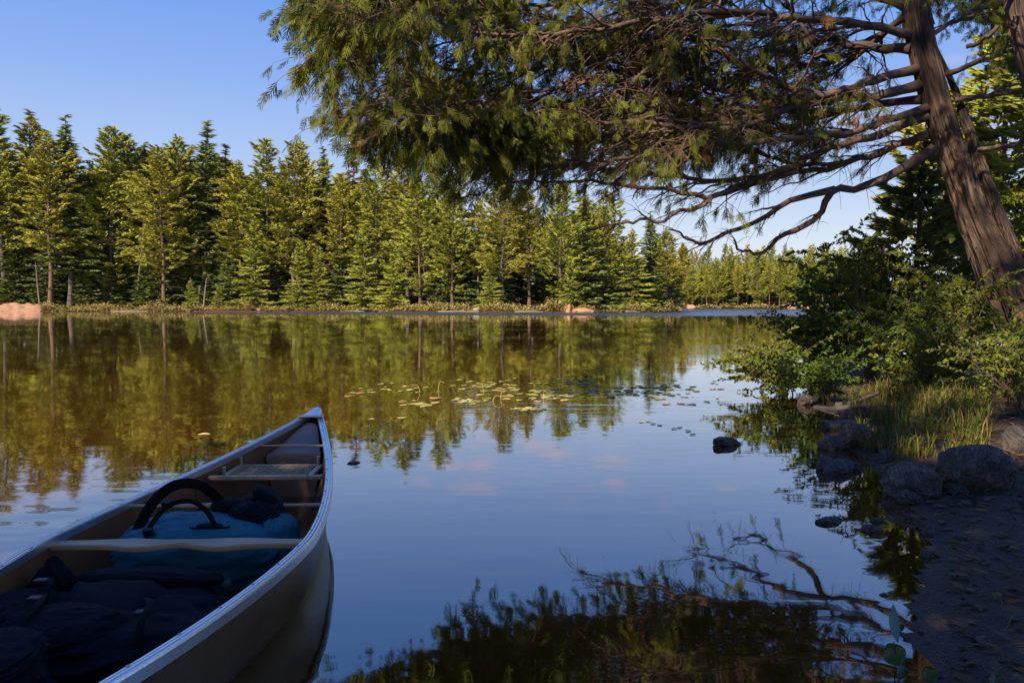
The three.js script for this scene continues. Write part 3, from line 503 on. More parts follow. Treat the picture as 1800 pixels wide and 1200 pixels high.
{
  const cols = 90, rows = 36, wall = (inset) => gridGeo((u, v) => { const t = lerp(-1, 1, u), w = v * 2 - 1; return hullPoint(t, Math.abs(w), w < 0 ? -1 : 1, inset); }, rows, cols, (u, v) => [u * 3, v]);
  const outer = part('hull', wall(0), M.hull, canoe);
  const inner = wall(0.009); { const i = inner.index.array; for (let k = 0; k < i.length; k += 3) { const t = i[k]; i[k] = i[k + 1]; i[k + 1] = t; } inner.computeVertexNormals(); }
  part('lining', inner, M.inside, outer);
  // gunwales: a ridged cap swept along each sheer line, with rivets on the inner edge
  const prof = [[-.017, -.022], [-.017, .004], [-.012, .009], [-.006, .009], [-.0045, .0015], [-.0015, .0015], [0, .010], [.006, .010], [.0075, .002], [.0105, .002], [.012, .010], [.018, .009], [.021, .003], [.021, -.026], [.012, -.026], [.011, -.002], [-.009, -.002], [-.010, -.022]];
  for (const side of [-1, 1]) {
    const N = 120, path = [], g = []; for (let k = 0; k <= N; k++) { const t = lerp(-0.965, 0.965, k / N); path.push(V(side * beam(t), sheer(t), -t * HL)); }
    const gg = gridGeo((u, v, i, j) => { const p = path[j], a = path[Math.min(N, j + 1)].clone().sub(path[Math.max(0, j - 1)]).normalize(), out = V(-a.z, 0, a.x).normalize(); if (out.x * side < 0) out.negate(); const q = prof[i % prof.length]; return V(p.x + out.x * q[0], p.y + q[1], p.z + out.z * q[0]); }, N, prof.length, (u, v) => [u * 0.1, v * 4.6]);
    const flat = gg.toNonIndexed(); flat.computeVertexNormals();
    const gw = part('gunwale', flat, M.trim, canoe);
    const rv = new THREE.SphereGeometry(0.0055, 7, 5); rv.scale(1, 0.7, 1.3);
    for (let k = 0; k < 22; k++) { const t = -0.9 + k * 0.0855; const m = part('rivet', rv, M.rivet, gw); m.position.set(side * (beam(t) - 0.009), sheer(t) + 0.008, -t * HL); }
  }
  // triangular end caps
  for (const e of [1, -1]) {
    const sh = [], y = (t) => sheer(t) + 0.013, t0 = 0.932, w = (t) => beam(t) + 0.024;
    const g = gridGeo((u, v) => { const t = lerp(t0, 1.012, v) , x = (u * 2 - 1) * w(Math.min(1, t)) * (v > 0.97 ? 0.55 : 1); return V(x, y(t) + 0.012 * (1 - (u * 2 - 1) ** 2) - (Math.abs(u * 2 - 1) > 0.99 ? 0.03 : 0), -e * t * HL); }, 10, 12);
    const lip = new THREE.BoxGeometry(2 * w(t0) - 0.006, 0.012, 0.012); lip.translate(0, y(t0) + 0.006, -e * (t0 * HL - 0.006));
    if (e < 0) { const i = g.index.array; for (let k = 0; k < i.length; k += 3) { const t = i[k]; i[k] = i[k + 1]; i[k + 1] = t; } g.computeVertexNormals(); }
    const d = part('end_cap', g, M.trim, canoe); part('lip', lip, M.trim, d);
    const cl = new THREE.SphereGeometry(0.006, 7, 5); for (const s of [-1, 1]) part('rivet', cl, M.rivet, d).position.set(s * 0.75 * w(t0), y(t0) + 0.01, -e * (t0 + 0.008) * HL);
  }
  // flotation tank in the bow and in the stern
  for (const e of [1, -1]) {
    const g = gridGeo((u, v) => { const t = v < 0.12 ? 0.735 : lerp(0.735, 0.93, (v - 0.12) / 0.88), top = sheer(t) - 0.085 + 0.05 * smooth(.75, .93, t), w = u * 2 - 1, f = 0.72, p = hullPoint(t, f, 1, 0.012); const k = keel(t) + 0.012; const yy = v < 0.12 ? lerp(k, top, v / 0.12) : top; return V(w * (p.x - 0.004) * (v < 0.12 ? lerp(0.7, 1, v / 0.12) : 1), yy + 0.012 * (1 - w * w), -e * t * HL); }, 26, 12);
    if (e < 0) { const i = g.index.array; for (let k = 0; k < i.length; k += 3) { const t = i[k]; i[k] = i[k + 1]; i[k + 1] = t; } g.computeVertexNormals(); }
    part('flotation_tank', g, M.foam, canoe);
  }
  const bar = (t, r, dy = -0.018) => { const w = beam(t) - 0.014; const g = new Tubes().add(Array.from({ length: 13 }, (_, k) => V(lerp(-w, w, k / 12), 0, 0)), (s) => r * (1 + 0.3 * Math.cos((s - .5) * 9)), 10).geo(); g.scale(1, 0.7, 1.25); g.translate(0, sheer(t) + dy, -t * HL); return g; };
  part('carrying_handle', bar(0.715, 0.011), M.wood, canoe, 'thin wooden bar across the bow');
  part('thwart', bar(0.24, 0.014), M.wood, canoe, 'pale wooden bar in front of the yoke');
  part('thwart', bar(-0.62, 0.015), M.wood, canoe, 'wooden bar behind the yoke');
  // yoke with its neck notch
  { const w = beam(0.02) - 0.016, sh = new THREE.Shape(); const edge = []; 
    const outlineF = (x) => 0.026 + 0.020 * Math.exp(-(((Math.abs(x) - 0.20) / 0.11) ** 2)) + 0.006 * Math.exp(-((x / .05) ** 2));
    const outlineB = (x) => -0.024 - 0.030 * Math.exp(-(((Math.abs(x) - 0.15) / 0.075) ** 2)) + 0.016 * Math.exp(-((x / .055) ** 2));
    sh.moveTo(-w, outlineF(-w)); for (let k = 1; k <= 50; k++) { const x = lerp(-w, w, k / 50); sh.lineTo(x, outlineF(x)); } for (let k = 50; k >= 0; k--) { const x = lerp(-w, w, k / 50); sh.lineTo(x, outlineB(x)); }
    const g = new THREE.ExtrudeGeometry(sh, { depth: 0.010, bevelEnabled: true, bevelThickness: 0.006, bevelSize: 0.007, bevelSegments: 3 }); g.rotateX(-Math.PI / 2); g.translate(0, sheer(0) - 0.034, -0.02 * HL);
    const u = g.attributes.uv, p = g.attributes.position; for (let k = 0; k < u.count; k++) u.setXY(k, p.getZ(k) * 2.5, p.getX(k) * 1.1);
    part('yoke', g, M.wood, canoe, 'shaped pale wooden carrying yoke amidships'); }
  // caned bow seat and stern seat
  for (const [t0, y0] of [[0.55, -0.055], [-0.8, -0.06]]) {
    const z0 = -t0 * HL, yS = sheer(t0) + y0, dz = 0.135, wA = beam(t0 - dz / HL * Math.sign(t0)) - 0.03, wB = beam(t0 + dz / HL * Math.sign(t0)) - 0.03, zA = z0 + dz * Math.sign(t0), zB = z0 - dz * Math.sign(t0);
    const rail = (wx, z) => { const g = new RoundedBoxGeometry(2 * wx, 0.022, 0.036, 2, 0.007); g.translate(0, yS, z); return g; };
    const seat = part('seat', mergeGeometries([rail(wA, zA), rail(wB, zB)]), M.wood, canoe, t0 > 0 ? 'caned wooden bow seat' : 'caned wooden stern seat');
    for (const s of [-1, 1]) { const g = new RoundedBoxGeometry(0.034, 0.020, 2 * dz, 2, 0.006); g.translate(s * (Math.min(wA, wB) - 0.012), yS - 0.001, z0); part('side_rail', g, M.wood, seat);
      for (const z of [zA, zB]) { const h = -y0 + 0.0, c = new THREE.CylinderGeometry(0.008, 0.008, h, 8); c.translate(s * (Math.min(wA, wB) - 0.02), yS + h / 2, z); part('hanger', c, M.rivet, seat); } }
    const cane = []; const wI = Math.min(wA, wB) - 0.03, n = 10;
    for (let k = 0; k < n; k++) { const x = lerp(-wI, wI, (k + .5) / n); const b = new THREE.BoxGeometry(0.009, 0.003, 2 * dz - 0.03); b.translate(x, yS + 0.007, z0); cane.push(b); }
    for (let k = 0; k < 8; k++) { const z = lerp(-dz + .02, dz - .02, k / 7); const b = new THREE.BoxGeometry(2 * wI, 0.003, 0.009); b.translate(0, yS + 0.0105, z0 + z); cane.push(b); }
    for (let k = 0; k < 9; k++) { const x = lerp(-wI * .95, wI * .95, k / 8); const b = new THREE.BoxGeometry(0.005, 0.003, 0.2); b.rotateY(0.75); const ok = Math.abs(x) < wI - 0.06; if (!ok) continue; b.translate(x, yS + 0.014, z0); cane.push(b); }
    part('cane_webbing', mergeGeometries(cane), M.cane, seat).userData.kind = 'stuff';
  }
  // stiffening ribs on the lining
  for (const t of [-0.62, -0.2, 0.33, 0.46]) {
    for (const side of [-1, 1]) { const pts = []; for (let k = 0; k <= 10; k++) pts.push(hullPoint(t, lerp(0.55, 0.97, k / 10), side, 0.012)); part('rib', new Tubes().add(pts, [0.008, 0.008], 6).geo(), M.inside, canoe); }
  }
}
const inCanoe = (x, y, z) => V(x, y, z).applyAxisAngle(V(0, 1, 0), canoe.rotation.y).add(canoe.position);

// ---------------------------------------------------------------- packs in the canoe
M.teal = std({ color: col(.018, .155, .20), roughness: 0.72, bumpMap: rep(clothBump, 6, 6), bumpScale: 0.002 });
M.navy = phys({ color: col(.008, .009, .014), specularIntensity: 0.35, roughness: 0.85, bumpMap: rep(clothBump, 6, 6), bumpScale: 0.002 });
M.navyLid = phys({ color: col(.008, .009, .014), specularIntensity: 0.35, roughness: 0.85, bumpMap: rep(clothBump, 6, 6), bumpScale: 0.002 });
M.black = phys({ color: col(.008, .008, .008), specularIntensity: 0.3, roughness: 0.85, bumpMap: rep(clothBump, 3, 12), bumpScale: 0.0015 });
M.buckle = std({ color: col(.02, .02, .02), roughness: 0.5 });
// a soft stuffed body: rounded box, creased and sagging
function stuffed(w, h, d, seed, crease = 0.02, pow = 3.2) {
  const g = gridGeo((u, v) => {
    const a = u * 2 * Math.PI, b = (v - .5) * Math.PI, ca = Math.cos(a) * Math.cos(b), sa = Math.sin(a) * Math.cos(b), sb = Math.sin(b);
    const k = 1 / (Math.abs(ca) ** pow + Math.abs(sa) ** pow + Math.abs(sb) ** pow) ** (1 / pow);
    const p = V(ca * k, sb * k, sa * k); const f = 1 + crease / 0.2 * (0.55 * nz(p.x * 1.7 + seed, p.y * 1.7, p.z * 1.7) + 0.75 * (0.22 - Math.abs(nz(p.x * 2.6 + seed + 0.6 * nz(p.y * 3, p.z * 3, seed), p.y * 3.4, p.z * 2.6))) + 0.4 * (0.18 - Math.abs(nz(p.x * 6, p.y * 5 + seed, p.z * 6))));
    return V(p.x * w / 2 * f, p.y * h / 2 * f, p.z * d / 2 * f);
  }, 56, 88); { const n = g.attributes.normal, W = 89; for (let j = 0; j <= 56; j++) { for (const c of 'XYZ') { const m = n['get' + c](j * W) + n['get' + c](j * W + 88); n['set' + c](j * W, m); n['set' + c](j * W + 88, m); } } }
  return g;
}
// a flat strap along a path, wide across `across`
function strap(pts, width, thick, across, n = 30) {
  const P = curve(pts, n);
  return gridGeo((u, v, i, j) => {
    const t = V().subVectors(P[Math.min(n, j + 1)], P[Math.max(0, j - 1)]).normalize(), w = across.clone().addScaledVector(t, -across.dot(t)).normalize(), o = V().crossVectors(t, w), a = u * 2 * Math.PI, c = Math.cos(a), s = Math.sin(a);
    return P[j].clone().addScaledVector(w, Math.sign(c) * Math.abs(c) ** 0.5 * width / 2).addScaledVector(o, Math.sign(s) * Math.abs(s) ** 0.7 * thick / 2);
  }, n, 14);
}
{
  const o = inCanoe(-0.02, 0, -0.335), bag = thing('canoe_pack', 'teal pack with black shoulder straps lying in front of the yoke', 'pack', [o.x, -0.08, o.z]); bag.rotation.y = canoe.rotation.y;
  const body = stuffed(0.68, 0.33, 0.50, 3, 0.028, 2.7); body.rotateZ(-0.02); body.translate(0, 0.165, 0); const b = part('body', body, M.teal, bag);
  const seam = new Tubes(); seam.add(Array.from({ length: 30 }, (_, k) => { const a = k / 29 * 6.283; return V(0.06 + 0.075 * Math.cos(a), 0.318 + 0.008 * Math.sin(a), 0.115 + 0.05 * Math.sin(a)); }), [0.004, 0.004], 5); part('seam', seam.geo(), M.black, b);
  const patch = stuffed(0.10, 0.02, 0.06, 12, 0.01, 2.2); patch.translate(0.06, 0.322, 0.115); part('lash_patch', patch, M.navyLid, b);
  const collar = stuffed(0.20, 0.15, 0.32, 8, 0.04, 2.6); collar.rotateZ(-0.1); collar.translate(0.17, 0.30, -0.13); part('collar', collar, M.navy, bag);
  const flap = stuffed(0.11, 0.05, 0.12, 5, 0.02, 2.4); flap.rotateZ(-0.5); flap.translate(0.205, 0.385, -0.14); part('collar_flap', flap, M.navyLid, bag);
  const end = stuffed(0.16, 0.24, 0.36, 21, 0.03, 2.5); end.translate(0.27, 0.19, -0.06); part('end_pocket', end, M.teal, bag);
  const s1 = strap([V(-0.27, 0.20, 0.10), V(-0.235, 0.33, 0.02), V(-0.205, 0.395, -0.03), V(-0.135, 0.445, -0.06), V(-0.05, 0.44, -0.08), V(0.01, 0.385, -0.10), V(0.045, 0.33, -0.11)], 0.016, 0.042, V(0.25, -0.1, 1)); part('shoulder_strap', s1, M.black, bag, 'padded black shoulder strap arching over the pack');
  const s1b = stuffed(0.13, 0.06, 0.11, 33, 0.02, 2.4); s1b.translate(0.055, 0.345, -0.11); part('strap_pad', s1b, M.navy, bag);
  const s2 = strap([V(-0.155, 0.285, 0.20), V(-0.15, 0.34, 0.14), V(-0.10, 0.40, 0.09), V(-0.02, 0.41, 0.08), V(0.045, 0.375, 0.10), V(0.085, 0.33, 0.13)], 0.006, 0.020, V(0.1, 0.1, 1)); part('shoulder_strap', s2, M.black, bag, 'thin black webbing loop in front of the padded strap');
  for (const [x, y, z] of [[-0.155, 0.315, 0.165], [-0.125, 0.395, 0.06]]) { const q = new RoundedBoxGeometry(0.042, 0.028, 0.018, 2, 0.005); q.rotateX(0.5); q.translate(x, y, z); part('buckle', q, M.buckle, bag); }
}
{
  const o = inCanoe(-0.05, 0, 0.40), bag = thing('canoe_pack', 'dark navy pack with a loose lid lying behind the yoke', 'pack', [o.x, -0.09, o.z]); bag.rotation.y = canoe.rotation.y;
  const body = stuffed(0.74, 0.26, 0.62, 41, 0.035, 3); body.translate(0, 0.13, 0); part('body', body, M.navy, bag);
  const top = stuffed(0.50, 0.07, 0.13, 46, 0.02, 2.4); top.rotateY(-0.05); top.translate(0.02, 0.255, -0.24); part('top_roll', top, M.navyLid, bag);
  const lid = gridGeo((u, v) => { const x = lerp(-0.16, 0.17, u) + 0.05 * (v - .5), z = lerp(-0.17, 0.10, v); return V(x, 0.272 + 0.022 * Math.sin(u * 3) * (1 - v * 0.6) + 0.012 * nz(u * 3, v * 3, 2) - 0.06 * v * v * (u > .85 ? 1.3 : 1) - 0.03 * smooth(.75, 1, u), z + 0.05 * Math.sin(u * 2.6)); }, 16, 20);
  const lid2 = lid.clone(); lid2.translate(0, -0.009, 0); part('lid', mergeGeometries([lid, lid2]), M.navyLid, bag, 'loose lid flap of the pack');
  const pocket = stuffed(0.34, 0.10, 0.24, 52, 0.03, 2.6); pocket.rotateX(0.2); pocket.translate(-0.08, 0.235, 0.16); part('front_pocket', pocket, M.navy, bag);
  const side = stuffed(0.2, 0.14, 0.4, 57, 0.03, 2.5); side.translate(-0.30, 0.215, 0.02); part('side_pocket', side, M.navy, bag);
  for (const [x0, z0, x1, z1] of [[-0.22, -0.02, -0.14, 0.27], [0.12, 0.02, 0.2, 0.26], [-0.3, -0.16, -0.2, 0.0]]) part('strap', strap([V(x0, 0.285, z0), V(lerp(x0, x1, .4) + .02, 0.30, lerp(z0, z1, .4)), V(lerp(x0, x1, .75), 0.275, lerp(z0, z1, .75)), V(x1, 0.20, z1)], 0.024, 0.004, V(1, 0, 0.2)), M.black, bag);
  for (const [x, y, z] of [[-0.2, 0.3, 0.06], [0.16, 0.285, 0.14], [-0.27, 0.3, -0.1]]) { const q = new RoundedBoxGeometry(0.04, 0.012, 0.03, 2, 0.004); q.translate(x, y, z); part('buckle', q, M.buckle, bag); }
}
{
  const o = inCanoe(-0.2, 0, 0.88), bag = thing('canoe_pack', 'dark pack at the bottom left corner, nearest in the canoe', 'pack', [o.x, -0.09, o.z]); bag.rotation.y = canoe.rotation.y + 0.15;
  const body = stuffed(0.42, 0.30, 0.34, 71, 0.04, 2.8); body.translate(0, 0.15, 0); part('body', body, M.navy, bag);
  const lid = stuffed(0.36, 0.06, 0.28, 75, 0.03, 2.5); lid.rotateX(0.15); lid.translate(0, 0.29, -0.02); part('lid', lid, M.navyLid, bag);
  part('strap', strap([V(-0.05, 0.325, -0.14), V(-0.04, 0.335, 0), V(-0.04, 0.31, 0.13)], 0.024, 0.004, V(1, 0, 0)), M.black, bag);
}
{ const o = inCanoe(-0.36, 0, 0.16), bag = thing('stuff_sack', 'small dark blue cloth sack with a peaked top by the left gunwale', 'sack', [o.x, 0.02, o.z]);
  const g = stuffed(0.15, 0.22, 0.17, 81, 0.04, 2.2); const p = g.attributes.position; for (let k = 0; k < p.count; k++) { const y = p.getY(k), f = 1 - 0.55 * smooth(0, 0.12, y); p.setXYZ(k, p.getX(k) * f, y, p.getZ(k) * f); } g.computeVertexNormals(); g.translate(0, 0.11, 0); part('body', g, M.navyLid, bag); part('drawcord', new Tubes().add(curve([V(0.02, 0.2, 0.03), V(0.05, 0.17, 0.06), V(0.07, 0.1, 0.05), V(0.06, 0.05, 0.07)], 10), [0.003, 0.003], 5).geo(), M.black, bag); }

// ---------------------------------------------------------------- right bank: rocks
function stone(w, h, d, seed, detail = 12, rough = 0.18, round = 0.9) {
  const g = new THREE.IcosahedronGeometry(1, detail), p = g.attributes.position, u = [];
  for (let k = 0; k < p.count; k++) { let x = p.getX(k), y = p.getY(k), z = p.getZ(k); const q = 1 + rough * 1.6 * fbm(x * 1.1 + seed * 3.1, y * 1.1, z * 1.1, 2) + rough * 0.9 * (0.25 - Math.abs(nz(x * 2.2 + seed, y * 2.2, z * 2.2 + 4))) + rough * 0.4 * fbm(x * 5 + seed, y * 5, z * 5, 3); const e = round, X = Math.sign(x) * Math.abs(x) ** e * q * w / 2, Y = Math.sign(y) * Math.abs(y) ** e * q * h / 2, Z = Math.sign(z) * Math.abs(z) ** e * q * d / 2; p.setXYZ(k, X, Y, Z); u.push((X + 0.7 * Z) * 1.6 + seed, (Y * 1.3 + 0.6 * Z - 0.3 * X) * 1.6); }
  g.setAttribute('uv', new THREE.Float32BufferAttribute(u, 2)); g.computeVertexNormals();
  const n = new Map(), q = g.attributes.normal, key = (k) => p.getX(k).toFixed(4) + p.getY(k).toFixed(4) + p.getZ(k).toFixed(4);
  for (let k = 0; k < p.count; k++) { const s = key(k), v = n.get(s) || V(0, 0, 0); v.x += q.getX(k); v.y += q.getY(k); v.z += q.getZ(k); n.set(s, v); }
  for (let k = 0; k < p.count; k++) { const v = n.get(key(k)); const l = v.length() || 1; q.setXYZ(k, v.x / l, v.y / l, v.z / l); }
  return g;
}
// column, row of the lowest visible point, width and height in photo pixels, how deep it is sunk (share of height), tilt, look, label
const ROCKS = [
  [1742, 866, 136, 86, .22, .08, 'rock', 'boulder', 'largest rounded grey boulder at the right edge of the beach'],
  [1622, 876, 112, 60, .25, -.05, 'rock', 'boulder', 'dark boulder half in the water left of the largest one'],
  [1806, 800, 64, 52, .2, .1, 'rock', 'boulder', 'boulder cut by the right edge above the largest one'],
  [1512, 787, 62, 44, .25, .25, 'redRock', 'rock', 'brown angular rock below the grass, at the water'],
  [1487, 834, 84, 22, .35, .12, 'rock', 'rock', 'long low rock lying in the water in front of the angular one'],
  [1462, 828, 40, 22, .3, -.2, 'rock', 'rock', 'dark rock at the left end of the long low rock'],
  [1560, 812, 30, 22, .3, .1, 'rock', 'rock', 'small dark rock between the angular rock and the beach'],
  [1607, 886, 42, 22, .3, -.3, 'rock', 'rock', 'small pale wedge of rock in front of the dark boulder'],
  [1476, 790, 52, 22, .4, .2, 'redRock', 'rock', 'flat reddish rock left of the angular brown rock'],
  [1583, 832, 46, 16, .4, .1, 'redRock', 'rock', 'flat pinkish rock beside the dark boulder'],
  [1466, 922, 52, 10, .4, 0, 'rock', 'rock', 'flat grey stone breaking the water left of the beach'],
  [1506, 826, 20, 13, .3, 0, 'rock', 'rock', 'pale fist-sized stone behind the long low rock'],
  [1546, 918, 26, 8, .4, 0, 'rock', 'rock', 'sliver of stone showing above the shallow water'],
  [1630, 940, 18, 9, .3, 0, 'rock', 'rock', 'pale pebble at the water edge in the shade'],
  [1692, 950, 26, 11, .3, 0, 'rock', 'rock', 'pale flat stone lying on the dark beach'],
  [1634, 980, 26, 12, .3, 0, 'rock', 'rock', 'bluish stone in the shallows beside the beach'],
  [1540, 936, 40, 10, .45, 0, 'rock', 'rock', 'low stone in the shallows right of the flat grey one'],
  [1690, 868, 40, 18, .3, 0, 'rock', 'rock', 'stone wedged between the two big boulders'],
  [1502, 742, 40, 20, .35, .1, 'redRock', 'rock', 'pinkish rock under the driftwood'],
  [1468, 756, 44, 15, .4, .1, 'rock', 'rock', 'grey rock below the overhanging bush'],
  [1428, 712, 56, 18, .35, 0, 'rock', 'rock', 'dark rock in the shade of the overhanging bush'],
  [1283, 785, 52, 15, .3, -.16, 'wetRock', 'rock', 'lone dark wet rock standing out of the open water'],
  [619, 816, 24, 4, .5, 0, 'wetRock', 'rock', 'flat rock just breaking the surface right of the bow'],
];
ROCKS.forEach(([px, py, w, h, sunk, tilt, mat, cat, label], k) => {
  const a = onLevel(px, py, 0), y0 = Math.max(0, groundY(a.x, -a.z)), p = onLevel(px, py, y0), d = -p.z, W = w / F * d, H = h / F * d / (1 - sunk) * 0.93;
  const m = solo(cat, stone(W, H, W * (h / w < 0.35 ? 0.5 : 0.72 + 0.1 * (k % 3)), 3 + k * 1.7, w > 60 ? 24 : 12, w > 60 ? 0.15 : 0.34, w > 60 ? 1.0 : 0.9), M[mat], label, cat, [p.x, y0 - H * sunk + H / 2 - 0.002, p.z - W * 0.36]);
  m.rotation.set(0, k * 1.3 % 0.9, tilt);
});
// pebbles strewn over the beach and in the shallows
{
  const r = rng(31), gs = []; const base = [0, 1, 2].map((k) => stone(1, 0.55, 0.8, 40 + k, 1, 0.3));
  for (let k = 0; k < 2600; k++) {
    const x = 0.6 + r() * 4.2, d = 1.5 + r() * 6.5, s = shoreDist(x, d); if (s < -0.45 || s > 1.9) continue;
    const g = base[k % 3].clone(), z = 0.008 + 0.022 * r() ** 3 + (r() < 0.05 ? 0.02 : 0); g.scale(z, z * (0.8 + 0.5 * r()), z); g.rotateY(r() * 6.28); g.translate(x, Math.max(groundY(x, d), -0.012) + z * 0.12, -d); gs.push(g);
  }
  const m = setting('pebbles', mergeGeometries(gs), M.rock, 'small pebbles strewn over the wet beach', 'stuff');
}
// driftwood under the bush
{
  const r = rng(8);
  [[[1432, 742, 8.6], [1470, 728, 8.3], [1530, 712, 8.0], .035, 'grey driftwood log slanting from the water below the bush'], [[1440, 752, 7.6], [1490, 742, 7.4], [1532, 738, 7.2], .022, 'thin driftwood stick beside the pinkish rock'], [[1470, 716, 8.6], [1500, 708, 8.5], [1545, 690, 8.2], .03, 'upper driftwood log leaning into the bush'], [[1480, 762, 6.9], [1510, 752, 6.8], [1528, 748, 6.7], .016, 'short pale driftwood piece above the angular rock']].forEach(([a, b, c, rad, label]) => {
    const P = [a, b, c].map((q) => at(...q)); for (const p of P) p.y = Math.max(p.y, groundY(p.x, -p.z) + rad * 0.5); const o = P[0].clone();
    solo('driftwood', new Tubes().add(curve(P.map((p) => p.sub(o)), 10), [rad, rad * 0.7], 8, 0.4).geo(), M.deadWood, label, 'driftwood', [o.x, o.y, o.z]);
  });
}

// ---------------------------------------------------------------- right bank: shrubs, grass, saplings
const LEAF = { green: [.090, .150, .020], olive: [.140, .165, .022] };
// a many-stemmed shrub; its leaves stand on side shoots
function shrub(label, x, d, H, W, n, { seed, tint = 'green', leaf = 0.045, tiltX = 0, tiltZ = 0, stems = 9, low = 0.1, name = 'shrub' }) {
  const r = rng(seed), y0 = Math.max(-0.05, groundY(x, d)), t = thing(name, label, 'shrub', [x, y0, -d], 'shrubs on the right bank'), st = new Tubes(), fo = new Soup(), G = LEAF[tint], shoots = [];
  for (let k = 0; k < stems; k++) {
    const a = r() * 6.283, sp = Math.sqrt(r()) * W / 2, h = H * (0.6 + 0.45 * r()), tip = V(Math.cos(a) * sp + tiltX * h, h, Math.sin(a) * sp + tiltZ * h);
    const b = V((r() - .5) * 0.16, 0, (r() - .5) * 0.16), P = curve([b, V(b.x + tip.x * 0.25, h * 0.4, b.z + tip.z * 0.25), V(tip.x * 0.7, h * 0.8, tip.z * 0.7), tip], 10);
    st.add(P, [0.006 + 0.004 * H, 0.002], 5, 0.2, false);
    for (let j = 0; j < 9; j++) { const w = Math.max(low, 0.15 + 0.85 * r()), i = Math.min(9, Math.floor(w * 10)), o = P[i].clone().lerp(P[i + 1], w * 10 - i), L = (0.16 + 0.34 * r()) * Math.min(1.2, W), a2 = r() * 6.283; const e = V(o.x + Math.cos(a2) * L, o.y + L * (r() * 0.9 - 0.2), o.z + Math.sin(a2) * L), m = o.clone().lerp(e, .5); m.y += 0.06 * L; st.add([o, m, e], [0.003, 0.0012], 3, 0, false); shoots.push([o, m, e]); }
  }
  for (let k = 0; k < n; k++) {
    const s = shoots[Math.floor(r() * shoots.length)], w = 0.1 + 0.95 * r(), o = w < .5 ? s[0].clone().lerp(s[1], w * 2) : s[1].clone().lerp(s[2], w * 2 - 1);
    const dir = V().subVectors(s[2], s[0]).normalize().multiplyScalar(0.6).add(V(r() - .5, (r() - .5) * 0.8, r() - .5).multiplyScalar(1.7)).normalize(), l = leaf * (0.65 + 0.7 * r());
    const wv = V(r() - .5, (r() - .5) * 0.5, r() - .5).cross(dir).normalize().multiplyScalar(l * 0.27), m = o.clone().addScaledVector(dir, l * 0.48), e = o.clone().addScaledVector(dir, l); e.y -= l * 0.15; const fold = V().crossVectors(dir, wv).normalize().multiplyScalar(l * 0.07);
    const f = 0.65 + 0.7 * r(), kc = [G[0] * f * (0.85 + 0.4 * r()), G[1] * f, G[2] * f];
    const a = m.clone().add(wv).add(fold), b = m.clone().sub(wv).add(fold); fo.tri(o, a, e, kc); fo.tri(o, e, b, kc);
  }
  part('stems', st.geo(), M.stem, t).userData.kind = 'stuff'; part('foliage', fo.geo(), M.leaf, t).userData.kind = 'stuff'; return t;
}
{
  const S = (label, px, d, H, W, n, o) => shrub(label, (px - 900) / F * d, d, H, W, n, o);
  S('bush with small leaves hanging out low over the water', 1385, 9.9, .62, 1.5, 5200, { seed: 1, tint: 'olive', leaf: .05, tiltX: -.75, low: .2, stems: 15 });
  S('leafy bush rising behind the one that hangs over the water', 1440, 11.2, 1.05, 1.5, 4200, { seed: 2, tint: 'green', leaf: .055, tiltX: -.2, stems: 13 });
  S('tall bright green bush at the edge of the far water', 1475, 12.2, 1.85, 1.6, 5600, { seed: 3, tint: 'green', leaf: .065, stems: 14 });
  S('dark bush in the middle of the right bank', 1530, 11.0, 2.0, 1.5, 5600, { seed: 4, tint: 'olive', leaf: .06, stems: 13 });
  S('dark undergrowth bush left of the sapling', 1575, 10.2, 1.15, 1.4, 3800, { seed: 5, tint: 'green', leaf: .055, stems: 12 });
  S('sunlit yellow green bush between the sapling and the trunk', 1690, 12.2, 2.2, 1.7, 6000, { seed: 6, tint: 'olive', leaf: .06, stems: 13 });
  S('olive bush in front of the leaning trunk', 1690, 9.6, 1.25, 1.5, 4600, { seed: 7, tint: 'olive', leaf: .05, stems: 12 });
  S('low bush with light leaves at the edge of the grass', 1625, 8.8, .9, 1.2, 3200, { seed: 8, tint: 'olive', leaf: .05, stems: 10 });
  S('dark bush at the foot of the leaning trunk', 1775, 9.3, 1.0, 1.5, 3200, { seed: 9, tint: 'green', leaf: .05, stems: 12 });
  S('dim bush at the right edge above the boulders', 1790, 7.4, .75, 1.2, 2400, { seed: 10, tint: 'olive', leaf: .045, stems: 11 });
  S('thin bush trailing over the rocks at the waterline', 1460, 8.9, .5, 1.0, 2000, { seed: 11, tint: 'green', leaf: .05, tiltX: -.5, stems: 10 });
  S('tall sunlit shrub in the background right of the trunk', 1790, 14.5, 3.2, 2.2, 4200, { seed: 12, tint: 'olive', leaf: .08, stems: 12 });
  S('sunlit shrub behind the bank, below the pine boughs', 1620, 14.5, 1.9, 2.0, 4200, { seed: 13, tint: 'green', leaf: .075, stems: 12 });
  S('green shrub far along the bank at the open water', 1500, 15, 2.0, 2.0, 3600, { seed: 14, tint: 'green', leaf: .075, stems: 12 });
  S('bush under the boughs behind the olive bush', 1640, 10.9, 1.7, 1.5, 5000, { seed: 15, tint: 'olive', leaf: .055, stems: 12 });
}
